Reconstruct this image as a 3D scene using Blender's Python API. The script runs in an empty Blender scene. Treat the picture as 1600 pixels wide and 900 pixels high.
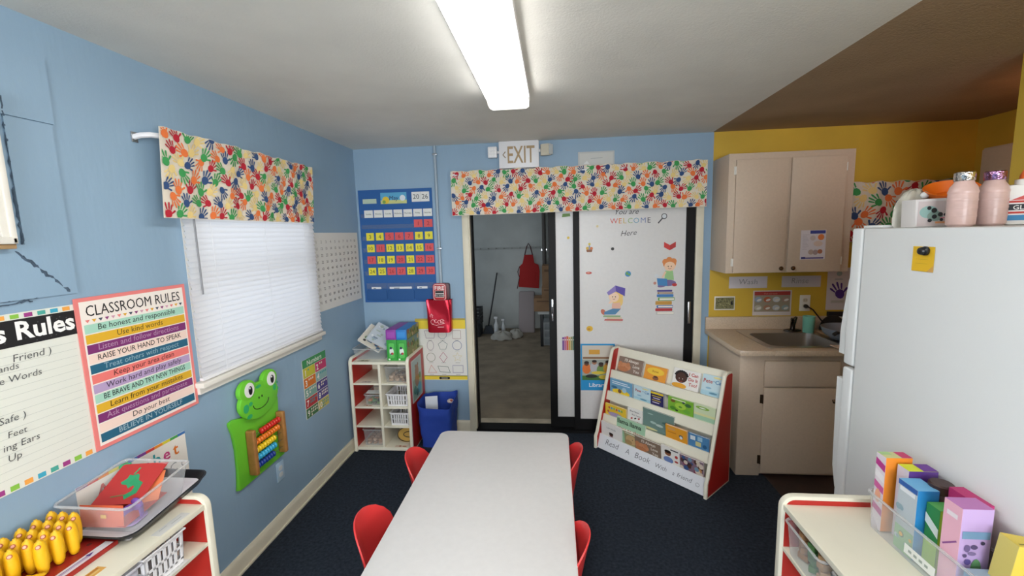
import bpy, bmesh, math, random
from math import sin, cos, pi, radians
from mathutils import Matrix, Vector

S = bpy.context.scene
COL = S.collection
R = random.Random(7)

# ------------------------------------------------------------------ camera
CX, CZ, D = 1.6537, 1.7133, 3.529          # camera x / height, distance of the back wall
cam_d = bpy.data.cameras.new('camera')
cam = bpy.data.objects.new('camera', cam_d)
COL.objects.link(cam)
cam_d.sensor_width = 36.0
cam_d.lens = 36.0 * 668.07 / 1600.0
cam_d.clip_start = 0.02
yaw, pitch, roll = -0.1002, -0.1268, -0.0273
fw = Vector((sin(yaw) * cos(pitch), cos(yaw) * cos(pitch), sin(pitch)))
rt = Vector((cos(yaw), -sin(yaw), 0))
up = rt.cross(fw)
r2 = rt * cos(roll) + up * sin(roll)
u2 = up * cos(roll) - rt * sin(roll)
cam.matrix_world = Matrix(((r2.x, u2.x, -fw.x, CX), (r2.y, u2.y, -fw.y, 0), (r2.z, u2.z, -fw.z, CZ), (0, 0, 0, 1)))
S.camera = cam

# ------------------------------------------------------------------ light
S.view_settings.view_transform = 'Standard'
S.view_settings.look = 'None'
S.view_settings.gamma = 1.0
S.view_settings.exposure = 0.9
S.view_settings.use_curve_mapping = False

world = bpy.data.worlds.new('world')
S.world = world
world.use_nodes = True
wb = world.node_tree.nodes['Background']
wb.inputs[0].default_value = (0.55, 0.75, 1.0, 1)
wb.inputs[1].default_value = 0.4

LAMP_EMIT = 7.5        # fluorescent lens


def area(name, loc, rot, sx, sy, power, col=(1, 1, 1)):
    l = bpy.data.lights.new(name, 'AREA')
    l.shape = 'RECTANGLE'
    l.size, l.size_y = sx, sy
    l.energy = power
    l.color = col
    o = bpy.data.objects.new(name, l)
    COL.objects.link(o)
    o.location = loc
    o.rotation_euler = rot
    return o


# daylight outside the classroom window (shines towards +x); added fill lamp at the storage room's unseen open side
area('window_daylight', (-0.60, 2.27, 1.75), (0, radians(-90), 0), 1.5, 1.5, 3.6, (1.0, 0.965, 0.955))
area('storage_fill', (-1.55, 5.6, 1.7), (0, radians(-90), 0), 1.6, 2.2, 5.5, (1.0, 0.98, 0.94))
# added fill lamps at unseen openings beside and behind the camera
area('side_fill', (4.30, -1.5, 1.35), (0, radians(90), 0), 1.4, 2.0, 60, (0.97, 0.98, 1.0))
area('front_fill', (1.75, -3.75, 1.6), (radians(90), 0, 0), 2.2, 1.5, 96, (0.97, 0.98, 1.0))


# ------------------------------------------------------------------ materials
def lin(c):
    return c / 12.92 if c <= 0.04045 else ((c + 0.055) / 1.055) ** 2.4


def hexrgb(h):
    h = h.lstrip('#')
    return tuple(lin(int(h[i:i + 2], 16) / 255) for i in (0, 2, 4))


MATS = {}


def M(h, rough=0.55, metal=0.0, name=None, noise=0.0, nscale=8.0, bump=0.0, bscale=60.0, emit=0.0, spec=0.5, stretch=None):
    key = (h, rough, metal, name, noise, bump, emit)
    if key in MATS:
        return MATS[key]
    m = bpy.data.materials.new(name or ('paint_' + h.lstrip('#')))
    m.use_nodes = True
    nt = m.node_tree
    b = nt.nodes['Principled BSDF']
    c = hexrgb(h)
    b.inputs['Base Color'].default_value = (*c, 1)
    b.inputs['Roughness'].default_value = rough
    b.inputs['Metallic'].default_value = metal
    b.inputs['Specular IOR Level'].default_value = spec
    if emit:
        b.inputs['Emission Color'].default_value = (*c, 1)
        b.inputs['Emission Strength'].default_value = emit
    if noise or bump:
        tc = nt.nodes.new('ShaderNodeTexCoord')
        src = tc.outputs['Object']
        if stretch:
            mp = nt.nodes.new('ShaderNodeMapping')
            mp.inputs['Scale'].default_value = stretch
            nt.links.new(src, mp.inputs[0])
            src = mp.outputs[0]
    if noise:
        n = nt.nodes.new('ShaderNodeTexNoise')
        n.inputs['Scale'].default_value = nscale
        n.inputs['Detail'].default_value = 6
        nt.links.new(src, n.inputs['Vector'])
        r = nt.nodes.new('ShaderNodeValToRGB')
        r.color_ramp.elements[0].position = 0.3
        r.color_ramp.elements[1].position = 0.7
        r.color_ramp.elements[0].color = (*[max(0, x * (1 - noise)) for x in c], 1)
        r.color_ramp.elements[1].color = (*[min(1, x * (1 + noise)) for x in c], 1)
        nt.links.new(n.outputs['Fac'], r.inputs[0])
        nt.links.new(r.outputs[0], b.inputs['Base Color'])
    if bump:
        n2 = nt.nodes.new('ShaderNodeTexNoise')
        n2.inputs['Scale'].default_value = bscale
        n2.inputs['Detail'].default_value = 4
        nt.links.new(src, n2.inputs['Vector'])
        bp = nt.nodes.new('ShaderNodeBump')
        bp.inputs['Strength'].default_value = bump
        bp.inputs['Distance'].default_value = 0.01
        nt.links.new(n2.outputs['Fac'], bp.inputs['Height'])
        nt.links.new(bp.outputs[0], b.inputs['Normal'])
    MATS[key] = m
    return m


def clear_mat(name, tint, amount, rough=0.08):
    m = bpy.data.materials.new(name)
    m.use_nodes = True
    nt = m.node_tree
    b = nt.nodes['Principled BSDF']
    b.inputs['Base Color'].default_value = (*tint, 1)
    b.inputs['Roughness'].default_value = rough
    t = nt.nodes.new('ShaderNodeBsdfTransparent')
    t.inputs[0].default_value = (0.96, 0.97, 0.97, 1)
    mix = nt.nodes.new('ShaderNodeMixShader')
    lw = nt.nodes.new('ShaderNodeLayerWeight')
    lw.inputs[0].default_value = 0.25
    ad = nt.nodes.new('ShaderNodeMath')
    ad.operation = 'MULTIPLY_ADD'
    nt.links.new(lw.outputs['Facing'], ad.inputs[0])
    ad.inputs[1].default_value = 0.45
    ad.inputs[2].default_value = amount
    ad.use_clamp = True
    nt.links.new(ad.outputs[0], mix.inputs[0])
    nt.links.new(t.outputs[0], mix.inputs[1])
    nt.links.new(b.outputs[0], mix.inputs[2])
    nt.links.new(mix.outputs[0], nt.nodes['Material Output'].inputs[0])
    return m


def cloth_mat(name, h, trans=0.5, rough=0.9):
    m = bpy.data.materials.new(name)
    m.use_nodes = True
    nt = m.node_tree
    c = hexrgb(h)
    d = nt.nodes.new('ShaderNodeBsdfDiffuse')
    d.inputs[0].default_value = (*c, 1)
    t = nt.nodes.new('ShaderNodeBsdfTranslucent')
    t.inputs[0].default_value = (*c, 1)
    mx = nt.nodes.new('ShaderNodeMixShader')
    mx.inputs[0].default_value = trans
    nt.links.new(d.outputs[0], mx.inputs[1])
    nt.links.new(t.outputs[0], mx.inputs[2])
    nt.links.new(mx.outputs[0], nt.nodes['Material Output'].inputs[0])
    return m


WHITE = 'e9e7e2'
m_blue = M('8eaac1', 0.5, name='blue_wall_paint', noise=0.05, nscale=2.5, bump=0.12, bscale=35, stretch=(1, 1, 0.25))
m_yellow = M('d2ae3c', 0.5, name='yellow_wall_paint', noise=0.08, nscale=3, bump=0.06, bscale=50)
m_ceil = M('e8e6de', 0.9, name='ceiling_paint', noise=0.05, nscale=3, bump=0.15, bscale=110)
m_ceil2 = M('a58c6e', 0.9, name='kitchen_ceiling_tan', noise=0.08, nscale=3, bump=0.35, bscale=90)  # browner tone than the classroom ceiling
m_carpet = M('2a313b', 0.95, name='navy_carpet', noise=0.35, nscale=60, bump=0.6, bscale=260, spec=0.15)
m_vinyl = M('2c1c18', 0.5, name='brown_vinyl', noise=0.4, nscale=12)
m_trim = M('d8d2bd', 0.45, name='cream_trim', noise=0.05)
m_black = M('0c0c0d', 0.55, name='black_aluminium', spec=0.25)
m_paperw = M('e4e2dd', 0.7, name='white_paper')
m_lam = M('dad9d7', 0.35, name='white_laminate', noise=0.02, nscale=40)
m_cream = M('e6e2cf', 0.4, name='cream_laminate', noise=0.02)
m_red = M('b3261f', 0.4, name='red_laminate')
m_shell = M('d53a3a', 0.35, name='red_plastic', bump=0.08, bscale=300)
m_steel = M('c2c4c6', 0.25, 1.0, name='chrome_steel')
m_cab = M('ccb9a4', 0.5, name='beige_cabinet_paint', noise=0.03, nscale=60)
m_counter = M('c8b49c', 0.35, name='beige_laminate', noise=0.12, nscale=120)
m_fridge = M('dcdedd', 0.35, name='white_enamel', bump=0.05, bscale=400)
m_plate = M('e6e3da', 0.4, name='ivory_plastic')
m_plas = M('e8e8ea', 0.4, name='white_plastic')
m_clear = clear_mat('clear_plastic', (0.85, 0.88, 0.9), 0.10)
m_clear2 = clear_mat('cloudy_plastic', (0.72, 0.72, 0.72), 0.26)
m_glass = clear_mat('window_glass', (0.8, 0.9, 0.95), 0.05)
m_lens = M('fffdfa', 0.5, name='lamp_lens', emit=LAMP_EMIT)
m_dark = M('202124', 0.5, name='dark_plastic')


# ------------------------------------------------------------------ mesh builder
def _geo(bm):
    bm.verts.index_update()
    return [v.co.copy() for v in bm.verts], [[v.index for v in f.verts] for f in bm.faces]


class MB:
    def __init__(s):
        s.v, s.f, s.mi, s.mats = [], [], [], []
        s.X = Matrix()

    def add(s, verts, faces, mat):
        if mat not in s.mats:
            s.mats.append(mat)
        k = s.mats.index(mat)
        o = len(s.v)
        s.v += [s.X @ Vector(v) for v in verts]
        s.f += [[i + o for i in f] for f in faces]
        s.mi += [k] * len(faces)
        return s

    def box(s, a, b, mat, bev=0.0, seg=2):
        a, b = Vector(a), Vector(b)
        bm = bmesh.new()
        bmesh.ops.create_cube(bm, size=1)
        for v in bm.verts:
            v.co = Vector([(a[i] + b[i]) / 2 + v.co[i] * abs(b[i] - a[i]) for i in range(3)])
        if bev:
            bmesh.ops.bevel(bm, geom=bm.edges[:], offset=bev, segments=seg, affect='EDGES', profile=0.6)
        s.add(*_geo(bm), mat)
        bm.free()
        return s

    def prism(s, pts, z0, z1, mat, axis='z', bev=0.0):
        """polygon (2-D) extruded; axis x: (y,z) polygon, axis y: (x,z) polygon"""
        def P(p, h):
            return {'z': (p[0], p[1], h), 'x': (h, p[0], p[1]), 'y': (p[0], h, p[1])}[axis]
        bm = bmesh.new()
        lo = [bm.verts.new(P(p, z0)) for p in pts]
        hi = [bm.verts.new(P(p, z1)) for p in pts]
        n = len(pts)
        bm.faces.new(lo)
        bm.faces.new(hi)
        for i in range(n):
            bm.faces.new([lo[i], lo[(i + 1) % n], hi[(i + 1) % n], hi[i]])
        bmesh.ops.recalc_face_normals(bm, faces=bm.faces[:])
        if bev:
            es = [e for e in bm.edges if (e.verts[0] in lo) == (e.verts[1] in lo)]
            bmesh.ops.bevel(bm, geom=es, offset=bev, segments=2, affect='EDGES', profile=0.6)
        s.add(*_geo(bm), mat)
        bm.free()
        return s

    def tube(s, pts, r, mat, seg=8, closed=False):
        pts = [Vector(p) for p in pts]
        n = len(pts)
        rr = r if isinstance(r, (list, tuple)) else [r] * n
        V, F = [], []
        prev = None
        for i, p in enumerate(pts):
            if closed:
                t = pts[(i + 1) % n] - pts[i - 1]
            else:
                t = pts[min(i + 1, n - 1)] - pts[max(i - 1, 0)]
            t.normalize()
            if prev is None:
                a = Vector((0, 0, 1)) if abs(t.z) < 0.9 else Vector((1, 0, 0))
                u = t.cross(a).normalized()
            else:
                u = (prev - t * prev.dot(t)).normalized()
            prev = u
            w = t.cross(u)
            for k in range(seg):
                an = 2 * pi * k / seg
                V.append(p + (u * cos(an) + w * sin(an)) * rr[i])
        for i in range(n if closed else n - 1):
            j = (i + 1) % n
            for k in range(seg):
                F.append([i * seg + k, i * seg + (k + 1) % seg, j * seg + (k + 1) % seg, j * seg + k])
        if not closed:
            F.append(list(range(seg))[::-1])
            F.append([(n - 1) * seg + k for k in range(seg)])
        return s.add(V, F, mat)

    def lathe(s, prof, mat, seg=24, c=(0, 0, 0), sx=1.0, sy=1.0):
        V, F = [], []
        for r, z in prof:
            for k in range(seg):
                a = 2 * pi * k / seg
                V.append((c[0] + r * cos(a) * sx, c[1] + r * sin(a) * sy, c[2] + z))
        for i in range(len(prof) - 1):
            for k in range(seg):
                F.append([i * seg + k, i * seg + (k + 1) % seg, (i + 1) * seg + (k + 1) % seg, (i + 1) * seg + k])
        F.append(list(range(seg))[::-1])
        F.append([(len(prof) - 1) * seg + k for k in range(seg)])
        return s.add(V, F, mat)

    def sphere(s, c, rx, ry, rz, mat, seg=14):
        pr = [(max(1e-4, sin(pi * i / 8)), -cos(pi * i / 8) * rz) for i in range(9)]
        return s.lathe([(r, z) for r, z in pr], mat, seg, c, rx, ry)

    def grid(s, fn, nu, nv, mat, thick=0.0):
        V = [Vector(fn(i / nu, j / nv)) for j in range(nv + 1) for i in range(nu + 1)]
        F = [[j * (nu + 1) + i, j * (nu + 1) + i + 1, (j + 1) * (nu + 1) + i + 1, (j + 1) * (nu + 1) + i] for j in range(nv) for i in range(nu)]
        if thick:
            bm = bmesh.new()
            bv = [bm.verts.new(v) for v in V]
            for f in F:
                bm.faces.new([bv[i] for i in f])
            bm.normal_update()
            nn = [v.normal.copy() for v in bm.verts]
            bm.free()
            n = len(V)
            V2 = [v - nn[i] * thick for i, v in enumerate(V)]
            F2 = [[i + n for i in f][::-1] for f in F]
            rim = [i for i in range(nu + 1)] + [j * (nu + 1) + nu for j in range(1, nv + 1)] + \
                  [nv * (nu + 1) + i for i in range(nu - 1, -1, -1)] + [j * (nu + 1) for j in range(nv - 1, 0, -1)]
            F3 = [[rim[k], rim[k] + n, rim[(k + 1) % len(rim)] + n, rim[(k + 1) % len(rim)]] for k in range(len(rim))]
            return s.add(V + V2, F + F2 + F3, mat)
        return s.add(V, F, mat)

    def build(s, name, parent=None, loc=(0, 0, 0), rot=None, angle=38):
        me = bpy.data.meshes.new(name)
        me.from_pydata(s.v, [], s.f)
        for m in s.mats:
            me.materials.append(m)
        me.polygons.foreach_set('material_index', s.mi)
        bm = bmesh.new()
        bm.from_mesh(me)
        la = radians(angle)
        for f in bm.faces:
            f.smooth = True
        for e in bm.edges:
            if len(e.link_faces) == 2 and e.calc_face_angle(0) > la:
                e.smooth = False
        bm.to_mesh(me)
        bm.free()
        me.update()
        o = bpy.data.objects.new(name, me)
        COL.objects.link(o)
        o.location = loc
        if rot is not None:
            o.rotation_euler = rot.to_euler() if isinstance(rot, Matrix) else rot
        if parent:
            o.parent = parent
        return o


TEXT = {}


def text_geo(t, bold=0.0, shear=0.0):
    k = (t, bold, shear)
    if k not in TEXT:
        c = bpy.data.curves.new('t', 'FONT')
        c.body = t
        c.size = 1
        c.offset = bold
        c.shear = shear
        c.resolution_u = 2
        o = bpy.data.objects.new('t', c)
        me = bpy.data.meshes.new_from_object(o)
        V = [tuple(v.co) for v in me.vertices]
        F = []
        for p in me.polygons:
            vi = list(p.vertices)
            F.append(vi if p.normal.z >= 0 else vi[::-1])
        bpy.data.objects.remove(o)
        bpy.data.curves.remove(c)
        bpy.data.meshes.remove(me)
        TEXT[k] = (V, F)
    return TEXT[k]


LEFT = Matrix(((0, 0, 1), (1, 0, 0), (0, 1, 0)))      # sheet x->+y, y->+z, out->+x  (on the left wall)
BACK = Matrix(((1, 0, 0), (0, 0, -1), (0, 1, 0)))     # sheet x->+x, y->+z, out->-y  (on the back wall)
RIGHTF = Matrix(((0, 0, -1), (-1, 0, 0), (0, 1, 0)))  # sheet x->-y, y->+z, out->-x


class Sheet(MB):
    """a flat printed thing: x right, y up, z out of the print; every layer sits a hair above the last"""

    def __init__(s, w, h, col='e4e2dd', t=0.002, rough=0.6, base=True):
        super().__init__()
        s.w, s.h, s.t, s.r, s.n = w, h, t, rough, 0
        if base:
            s.box((0, 0, 0), (w, h, t), M(col, rough))

    def z(s, l):
        s.n += 1
        return s.t + 0.0005 * l + 0.00002 * (s.n % 24)

    def rect(s, x0, y0, x1, y1, col, l=1):
        z = s.z(l)
        return s.add([(x0, y0, z), (x1, y0, z), (x1, y1, z), (x0, y1, z)], [[0, 1, 2, 3]], M(col, s.r))

    def poly(s, pts, col, l=1):
        a = sum(pts[i][0] * pts[(i + 1) % len(pts)][1] - pts[(i + 1) % len(pts)][0] * pts[i][1] for i in range(len(pts)))
        idx = list(range(len(pts)))
        z = s.z(l)
        return s.add([(p[0], p[1], z) for p in pts], [idx if a > 0 else idx[::-1]], M(col, s.r))

    def disc(s, x, y, r, col, l=1, ry=None, n=16, rot=0.0):
        ry = ry or r
        return s.poly([(x + r * cos(2 * pi * i / n) * cos(rot) - ry * sin(2 * pi * i / n) * sin(rot),
                        y + r * cos(2 * pi * i / n) * sin(rot) + ry * sin(2 * pi * i / n) * cos(rot)) for i in range(n)], col, l)

    def line(s, pts, w, col, l=1, closed=False):
        n = len(pts)
        for i in range(n if closed else n - 1):
            a, b = Vector(pts[i]), Vector(pts[(i + 1) % n])
            d = b - a
            if d.length < 1e-6:
                continue
            d.normalize()
            q = Vector((-d[1], d[0])) * w / 2
            e = d * w * 0.3
            s.poly([a - q - e, b - q + e, b + q + e, a + q - e], col, l)
        return s

    def arc(s, x, y, r, a0, a1, w, col, l=1, ry=None, n=14):
        ry = ry or r
        return s.line([(x + r * cos(a0 + (a1 - a0) * i / n), y + ry * sin(a0 + (a1 - a0) * i / n)) for i in range(n + 1)], w, col, l)

    def text(s, t, x, y, size, col='1c1c1c', align='c', bold=0.0, shear=0.0, l=2, maxw=None, rot=0.0):
        V, F = text_geo(t, bold, shear)
        if not V:
            return s
        x0, x1 = min(v[0] for v in V), max(v[0] for v in V)
        sx = size
        if maxw and (x1 - x0) * size > maxw:
            sx = maxw / (x1 - x0)
        off = {'c': (x0 + x1) / 2, 'l': x0, 'r': x1}[align]
        c, q = cos(rot), sin(rot)
        W = []
        zz = s.z(l)
        for v in V:
            a, b = (v[0] - off) * sx, v[1] * size
            W.append((x + a * c - b * q, y + a * q + b * c, zz))
        return s.add(W, F, M(col, s.r))


# ------------------------------------------------------------------ scene graph helpers
def tag(o, label, cat, group=None):
    o['label'] = label
    o['category'] = cat
    if group:
        o['group'] = group
    return o


def thing(name, label, cat, loc=(0, 0, 0), rot=None, group=None):
    o = bpy.data.objects.new(name, None)
    o.empty_display_size = 0.05
    COL.objects.link(o)
    o.location = loc
    if rot is not None:
        o.rotation_euler = rot.to_euler() if isinstance(rot, Matrix) else rot
    return tag(o, label, cat, group)


def struct(o):
    o['kind'] = 'structure'
    return o


def dup(root, loc, rot=None, label=None, group=None):
    r = root.copy()
    COL.objects.link(r)
    r.location = loc
    if rot is not None:
        r.rotation_euler = rot.to_euler() if isinstance(rot, Matrix) else rot
    if label:
        r['label'] = label
    if group:
        r['group'] = group
    for ch in list(root.children):
        c = ch.copy()
        COL.objects.link(c)
        c.parent = r
        for g in list(ch.children):
            d = g.copy()
            COL.objects.link(d)
            d.parent = c
    return r


def rpoly(x0, y0, x1, y1, r, n=5):
    P = []
    for cx, cy, a in ((x1 - r, y0 + r, -pi / 2), (x1 - r, y1 - r, 0), (x0 + r, y1 - r, pi / 2), (x0 + r, y0 + r, pi)):
        P += [(cx + r * cos(a + pi / 2 * i / n), cy + r * sin(a + pi / 2 * i / n)) for i in range(n + 1)]
    return P


ORD = ['first', 'second', 'third', 'fourth', 'fifth', 'sixth', 'seventh', 'eighth', 'ninth', 'tenth']

# =================================================================== SETTING
H = 2.44
X1 = 2.885
WY0, WY1, WZ0, WZ1 = 1.775, 2.765, 1.07, 2.06          # window opening
mb = MB()
mb.box((-0.15, -3.2, 0), (0, WY0, H), m_blue).box((-0.15, WY1, 0), (0, D + 0.12, H), m_blue)
mb.box((-0.15, WY0, 0), (0, WY1, WZ0), m_blue).box((-0.15, WY0, WZ1), (0, WY1, H), m_blue)
struct(mb.build('wall_left'))
mb = MB()
DX0, DX1, DZ1 = 0.95, 2.775, 2.03                       # sliding door opening
mb.box((0, D, 0), (DX0, D + 0.12, H), m_blue).box((DX0, D, DZ1), (DX1, D + 0.12, H), m_blue)
mb.box((DX1, D, 0), (X1, D + 0.12, H), m_blue)
mb.box((X1, D, 0), (4.80, D + 0.12, H), m_yellow)
struct(mb.build('wall_back'))
mb = MB().box((-0.15, -3.32, 0), (0.75, -3.2, H), m_blue).box((2.75, -3.32, 0), (3.84, -3.2, H), m_blue)
mb.box((0.75, -3.32, 0), (2.75, -3.2, 0.85), m_blue).box((0.75, -3.32, 2.15), (2.75, -3.2, H), m_blue)  # opening made for the added front fill lamp
struct(mb.build('wall_front'))
mb = MB().box((3.72, -3.2, 0), (3.84, -2.5, H), m_yellow).box((3.72, -0.5, 0), (3.84, 2.205, H), m_yellow).box((3.72, -2.5, 0), (3.84, -0.5, 0.65), m_yellow).box((3.72, -2.5, 2.05), (3.84, -0.5, H), m_yellow).box((3.84, 2.085, 0), (4.72, 2.205, H), m_yellow)  # gap in the unseen stretch lets the added side lamp in
mb.box((4.72, 2.03, 0), (4.80, D, H), m_yellow)
struct(mb.build('wall_right'))
struct(MB().box((-0.15, -3.32, H), (X1 - 0.01, D + 0.12, H + 0.1), m_ceil).build('ceiling'))
struct(MB().box((X1 - 0.01, -3.32, H), (4.80, D + 0.12, H + 0.1), m_ceil2).build('ceiling.001'))
struct(MB().box((-0.15, -3.32, -0.1), (3.08, D + 0.02, 0), m_carpet).build('floor'))
struct(MB().box((3.08, -3.32, -0.1), (4.80, D + 0.02, 0), m_vinyl).build('floor.001'))


def base_profile():
    return [(0, 0), (0.016, 0), (0.016, 0.072), (0.011, 0.086), (0.006, 0.094), (0, 0.095)]


mb = MB()
mb.prism([(x, z) for x, z in base_profile()], -3.2, D, m_trim, 'y')
mb.box((0.014, -3.2, 0), (0.026, D, 0.014), m_trim, 0.004)
struct(mb.build('baseboard_left'))
struct(MB().prism([(D - a, z) for a, z in base_profile()], 0.016, 0.905, m_trim, 'x').build('baseboard_back'))

# window: jambs, sill, sash and pane
mb = MB()
for a, b in (((-0.15, WY0, WZ0), (0.002, WY0 + 0.012, WZ1)), ((-0.15, WY1 - 0.012, WZ0), (0.002, WY1, WZ1)), ((-0.15, WY0, WZ1 - 0.012), (0.002, WY1, WZ1))):
    mb.box(a, b, m_plate)
mb.box((-0.10, WY0 + 0.012, WZ0), (-0.06, WY0 + 0.05, WZ1), m_plate).box((-0.10, WY1 - 0.05, WZ0), (-0.06, WY1 - 0.012, WZ1), m_plate)
mb.box((-0.10, WY0, WZ0), (-0.06, WY1, WZ0 + 0.04), m_plate).box((-0.10, WY0, 1.54), (-0.06, WY1, 1.59), m_plate).box((-0.10, WY0, WZ1 - 0.05), (-0.06, WY1, WZ1), m_plate)
win = struct(mb.build('window_1'))
MB().box((-0.082, WY0 + 0.01, WZ0 + 0.02), (-0.078, WY1 - 0.01, WZ1 - 0.02), m_glass).build('pane', win)
mb = MB().box((-0.06, 1.738, 1.046), (0.050, 2.80, 1.070), m_plate, 0.005).box((0, 1.745, 1.012), (0.022, 2.795, 1.047), m_plate, 0.004)
struct(mb.build('trim_1'))

# patch of board let into the wall around the air conditioner, with a foam-filled crack below
mb = MB()
mb.box((0, 0.35, 2.113), (0.007, 1.326, 2.315), m_blue).box((0, 1.19, 1.55), (0.007, 1.318, 2.110), m_blue)
mb.box((0, 0.35, 1.55), (0.007, 1.19, 1.72), m_blue)
struct(mb.build('trim_2'))
mb = MB()
m_crack = M('46586a', 0.9, name='dark_crack', noise=0.5, nscale=30, bump=0.8)
rr = random.Random(3)


def wig(a, b, n, amp):
    return [(0.004, a[0] + (b[0] - a[0]) * i / n + rr.uniform(-amp, amp), a[1] + (b[1] - a[1]) * i / n + rr.uniform(-amp, amp)) for i in range(n + 1)]


mb.tube(wig((1.165, 1.70), (1.295, 1.557), 22, 0.004), [rr.uniform(0.0025, 0.0065) for _ in range(23)], m_crack, 6)
mb.tube(wig((1.305, 1.555), (0.95, 1.545), 30, 0.002), [rr.uniform(0.0015, 0.004) for _ in range(31)], m_crack, 6)
mb.tube(wig((1.19, 1.545), (1.0, 1.535), 20, 0.006), [rr.uniform(0.0012, 0.0026) for _ in range(21)], m_crack, 6)
mb.tube(wig((1.187, 1.72), (1.192, 2.17), 30, 0.003), [rr.uniform(0.001, 0.0045) for _ in range(31)], m_crack, 6)
struct(mb.build('trim_3'))

# door casing
mb = MB()
mb.box((0.900, D - 0.022, 0), (0.952, D + 0.002, 2.08), m_trim, 0.004).box((0.938, D - 0.012, 0), (0.962, D + 0.10, 2.05), m_trim, 0.003)
mb.box((2.765, D - 0.022, 0), (2.822, D + 0.002, 2.08), m_trim, 0.004)
mb.box((0.90, D - 0.022, 2.03), (2.822, D + 0.002, 2.085), m_trim, 0.004)
struct(mb.build('trim_4'))

# sliding glass door, papered over
door = MB()
y0 = D + 0.005
door.box((2.70, y0, 0.02), (2.768, D + 0.11, 2.03), m_black).box((0.962, y0, 1.98), (2.768, D + 0.11, 2.03), m_black)
door.box((0.955, y0 - 0.02, 0.0), (2.768, D + 0.115, 0.022), m_black)
door.box((0.962, D + 0.03, 0.02), (0.972, D + 0.11, 1.98), m_black)
door = struct(door.build('door_1'))
mb = MB()
fy0, fy1 = y0 + 0.005, y0 + 0.040          # fixed leaf, nearer the room
mb.box((1.81, fy0, 0.02), (1.86, fy1, 1.98), m_black).box((1.86, fy0, 0.02), (2.70, fy1, 0.115), m_black).box((1.86, fy0, 1.93), (2.70, fy1, 1.98), m_black)
mb.build('fixed_frame', door)
MB().box((1.858, fy0 + 0.012, 0.11), (2.70, fy0 + 0.020, 1.935), m_lam).build('papered_pane', door)
mb = MB()
sy0, sy1 = y0 + 0.05, y0 + 0.085
mb.box((1.605, sy0, 0.022), (1.668, sy1, 1.98), m_black).box((2.42, sy0, 0.022), (2.48, sy1, 1.98), m_black)
mb.box((1.668, sy0, 0.022), (2.42, sy1, 0.112), m_black).box((1.668, sy0, 1.93), (2.42, sy1, 1.98), m_black)
mb.build('sliding_frame', door)
MB().box((1.666, sy0 + 0.010, 0.105), (2.42, sy0 + 0.018, 1.935), m_lam).build('papered_pane', door)
MB().box((1.625, sy0 - 0.014, 0.965), (1.641, sy0, 1.155), m_steel, 0.003).box((1.628, sy0 - 0.018, 1.03), (1.638, sy0 - 0.012, 1.09), m_dark, 0.002).build('door_handle', door)
MB().box((2.722, y0 - 0.012, 0.95), (2.742, y0, 1.13), m_steel, 0.003).build('latch_plate', door)

# storage room seen through the open door
m_sfloor = M('8a7c68', 0.85, name='concrete_floor', noise=0.25, nscale=4, bump=0.2, bscale=30)
m_swall = M('b9bdb9', 0.8, name='storage_wall_paint', noise=0.08, nscale=3, bump=0.15)
struct(MB().box((-1.7, D + 0.02, -0.10), (3.2, 7.72, -0.001), m_sfloor).box((0.955, D + 0.115, -0.02), (2.768, D + 0.23, 0.012), M('b9ad98', 0.8, noise=0.2)).build('floor.002'))
mb = MB().box((-1.7, 7.6, 0), (3.2, 7.72, 2.6), m_swall).box((3.1, D + 0.12, 0), (3.2, 7.6, 2.6), m_swall)
mb.box((-1.8, D + 0.12, 0), (-1.7, 4.4, 2.6), m_swall).box((-1.8, 6.8, 0), (-1.7, 7.72, 2.6), m_swall).box((-1.8, 4.4, 0), (-1.7, 6.8, 0.7), m_swall)  # gap left for the added storage lamp
struct(mb.build('wall_storage'))
struct(MB().box((-1.8, D + 0.12, 2.6), (3.2, 7.72, 2.7), m_ceil).build('ceiling.002'))

# =================================================================== LARGE OBJECTS
# ---- fluorescent ceiling light
t = thing('ceiling_light', 'long white fluorescent light glowing on the ceiling', 'ceiling light', (1.428, -0.075, H))
L_ = 2.44
MB().box((-0.112, 0, -0.036), (0.112, L_, 0), m_plas, 0.004).build('housing', t)
prof = [(-0.101, -0.025), (-0.100, -0.060), (-0.084, -0.070), (0.084, -0.070), (0.100, -0.060), (0.101, -0.025)]
MB().prism(prof, 0.03, L_ - 0.07, m_lens, 'y').build('diffuser', t)
for ya, yb in ((0.0, 0.03), (L_ - 0.07, L_ + 0.002)):
    MB().prism([(x * 1.05, z - 0.003 if z < -0.05 else z) for x, z in prof], ya, yb, M('f4f1ea', 0.5, name='lamp_end_cap', emit=0.9), 'y', 0.002).build('end_cap', t)

dup(t, (1.428, -2.95, H), None, 'added long white fluorescent light, unseen behind the camera')  # extra unseen fixture, added to brighten walls and ceiling

# ---- kitchen globe lamp on the ceiling, just past the frame edge
t = thing('ceiling_lamp', 'small warm globe lamp on the kitchen ceiling', 'ceiling light', (4.32, 2.42, H))
MB().lathe([(0.075, 0), (0.075, -0.02), (0.06, -0.035), (0.05, -0.04)], m_plate, 20).build('base', t)
MB().sphere((0, 0, -0.10), 0.07, 0.07, 0.065, M('ffb27a', 0.5, name='warm_globe', emit=6)).build('globe', t)

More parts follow.
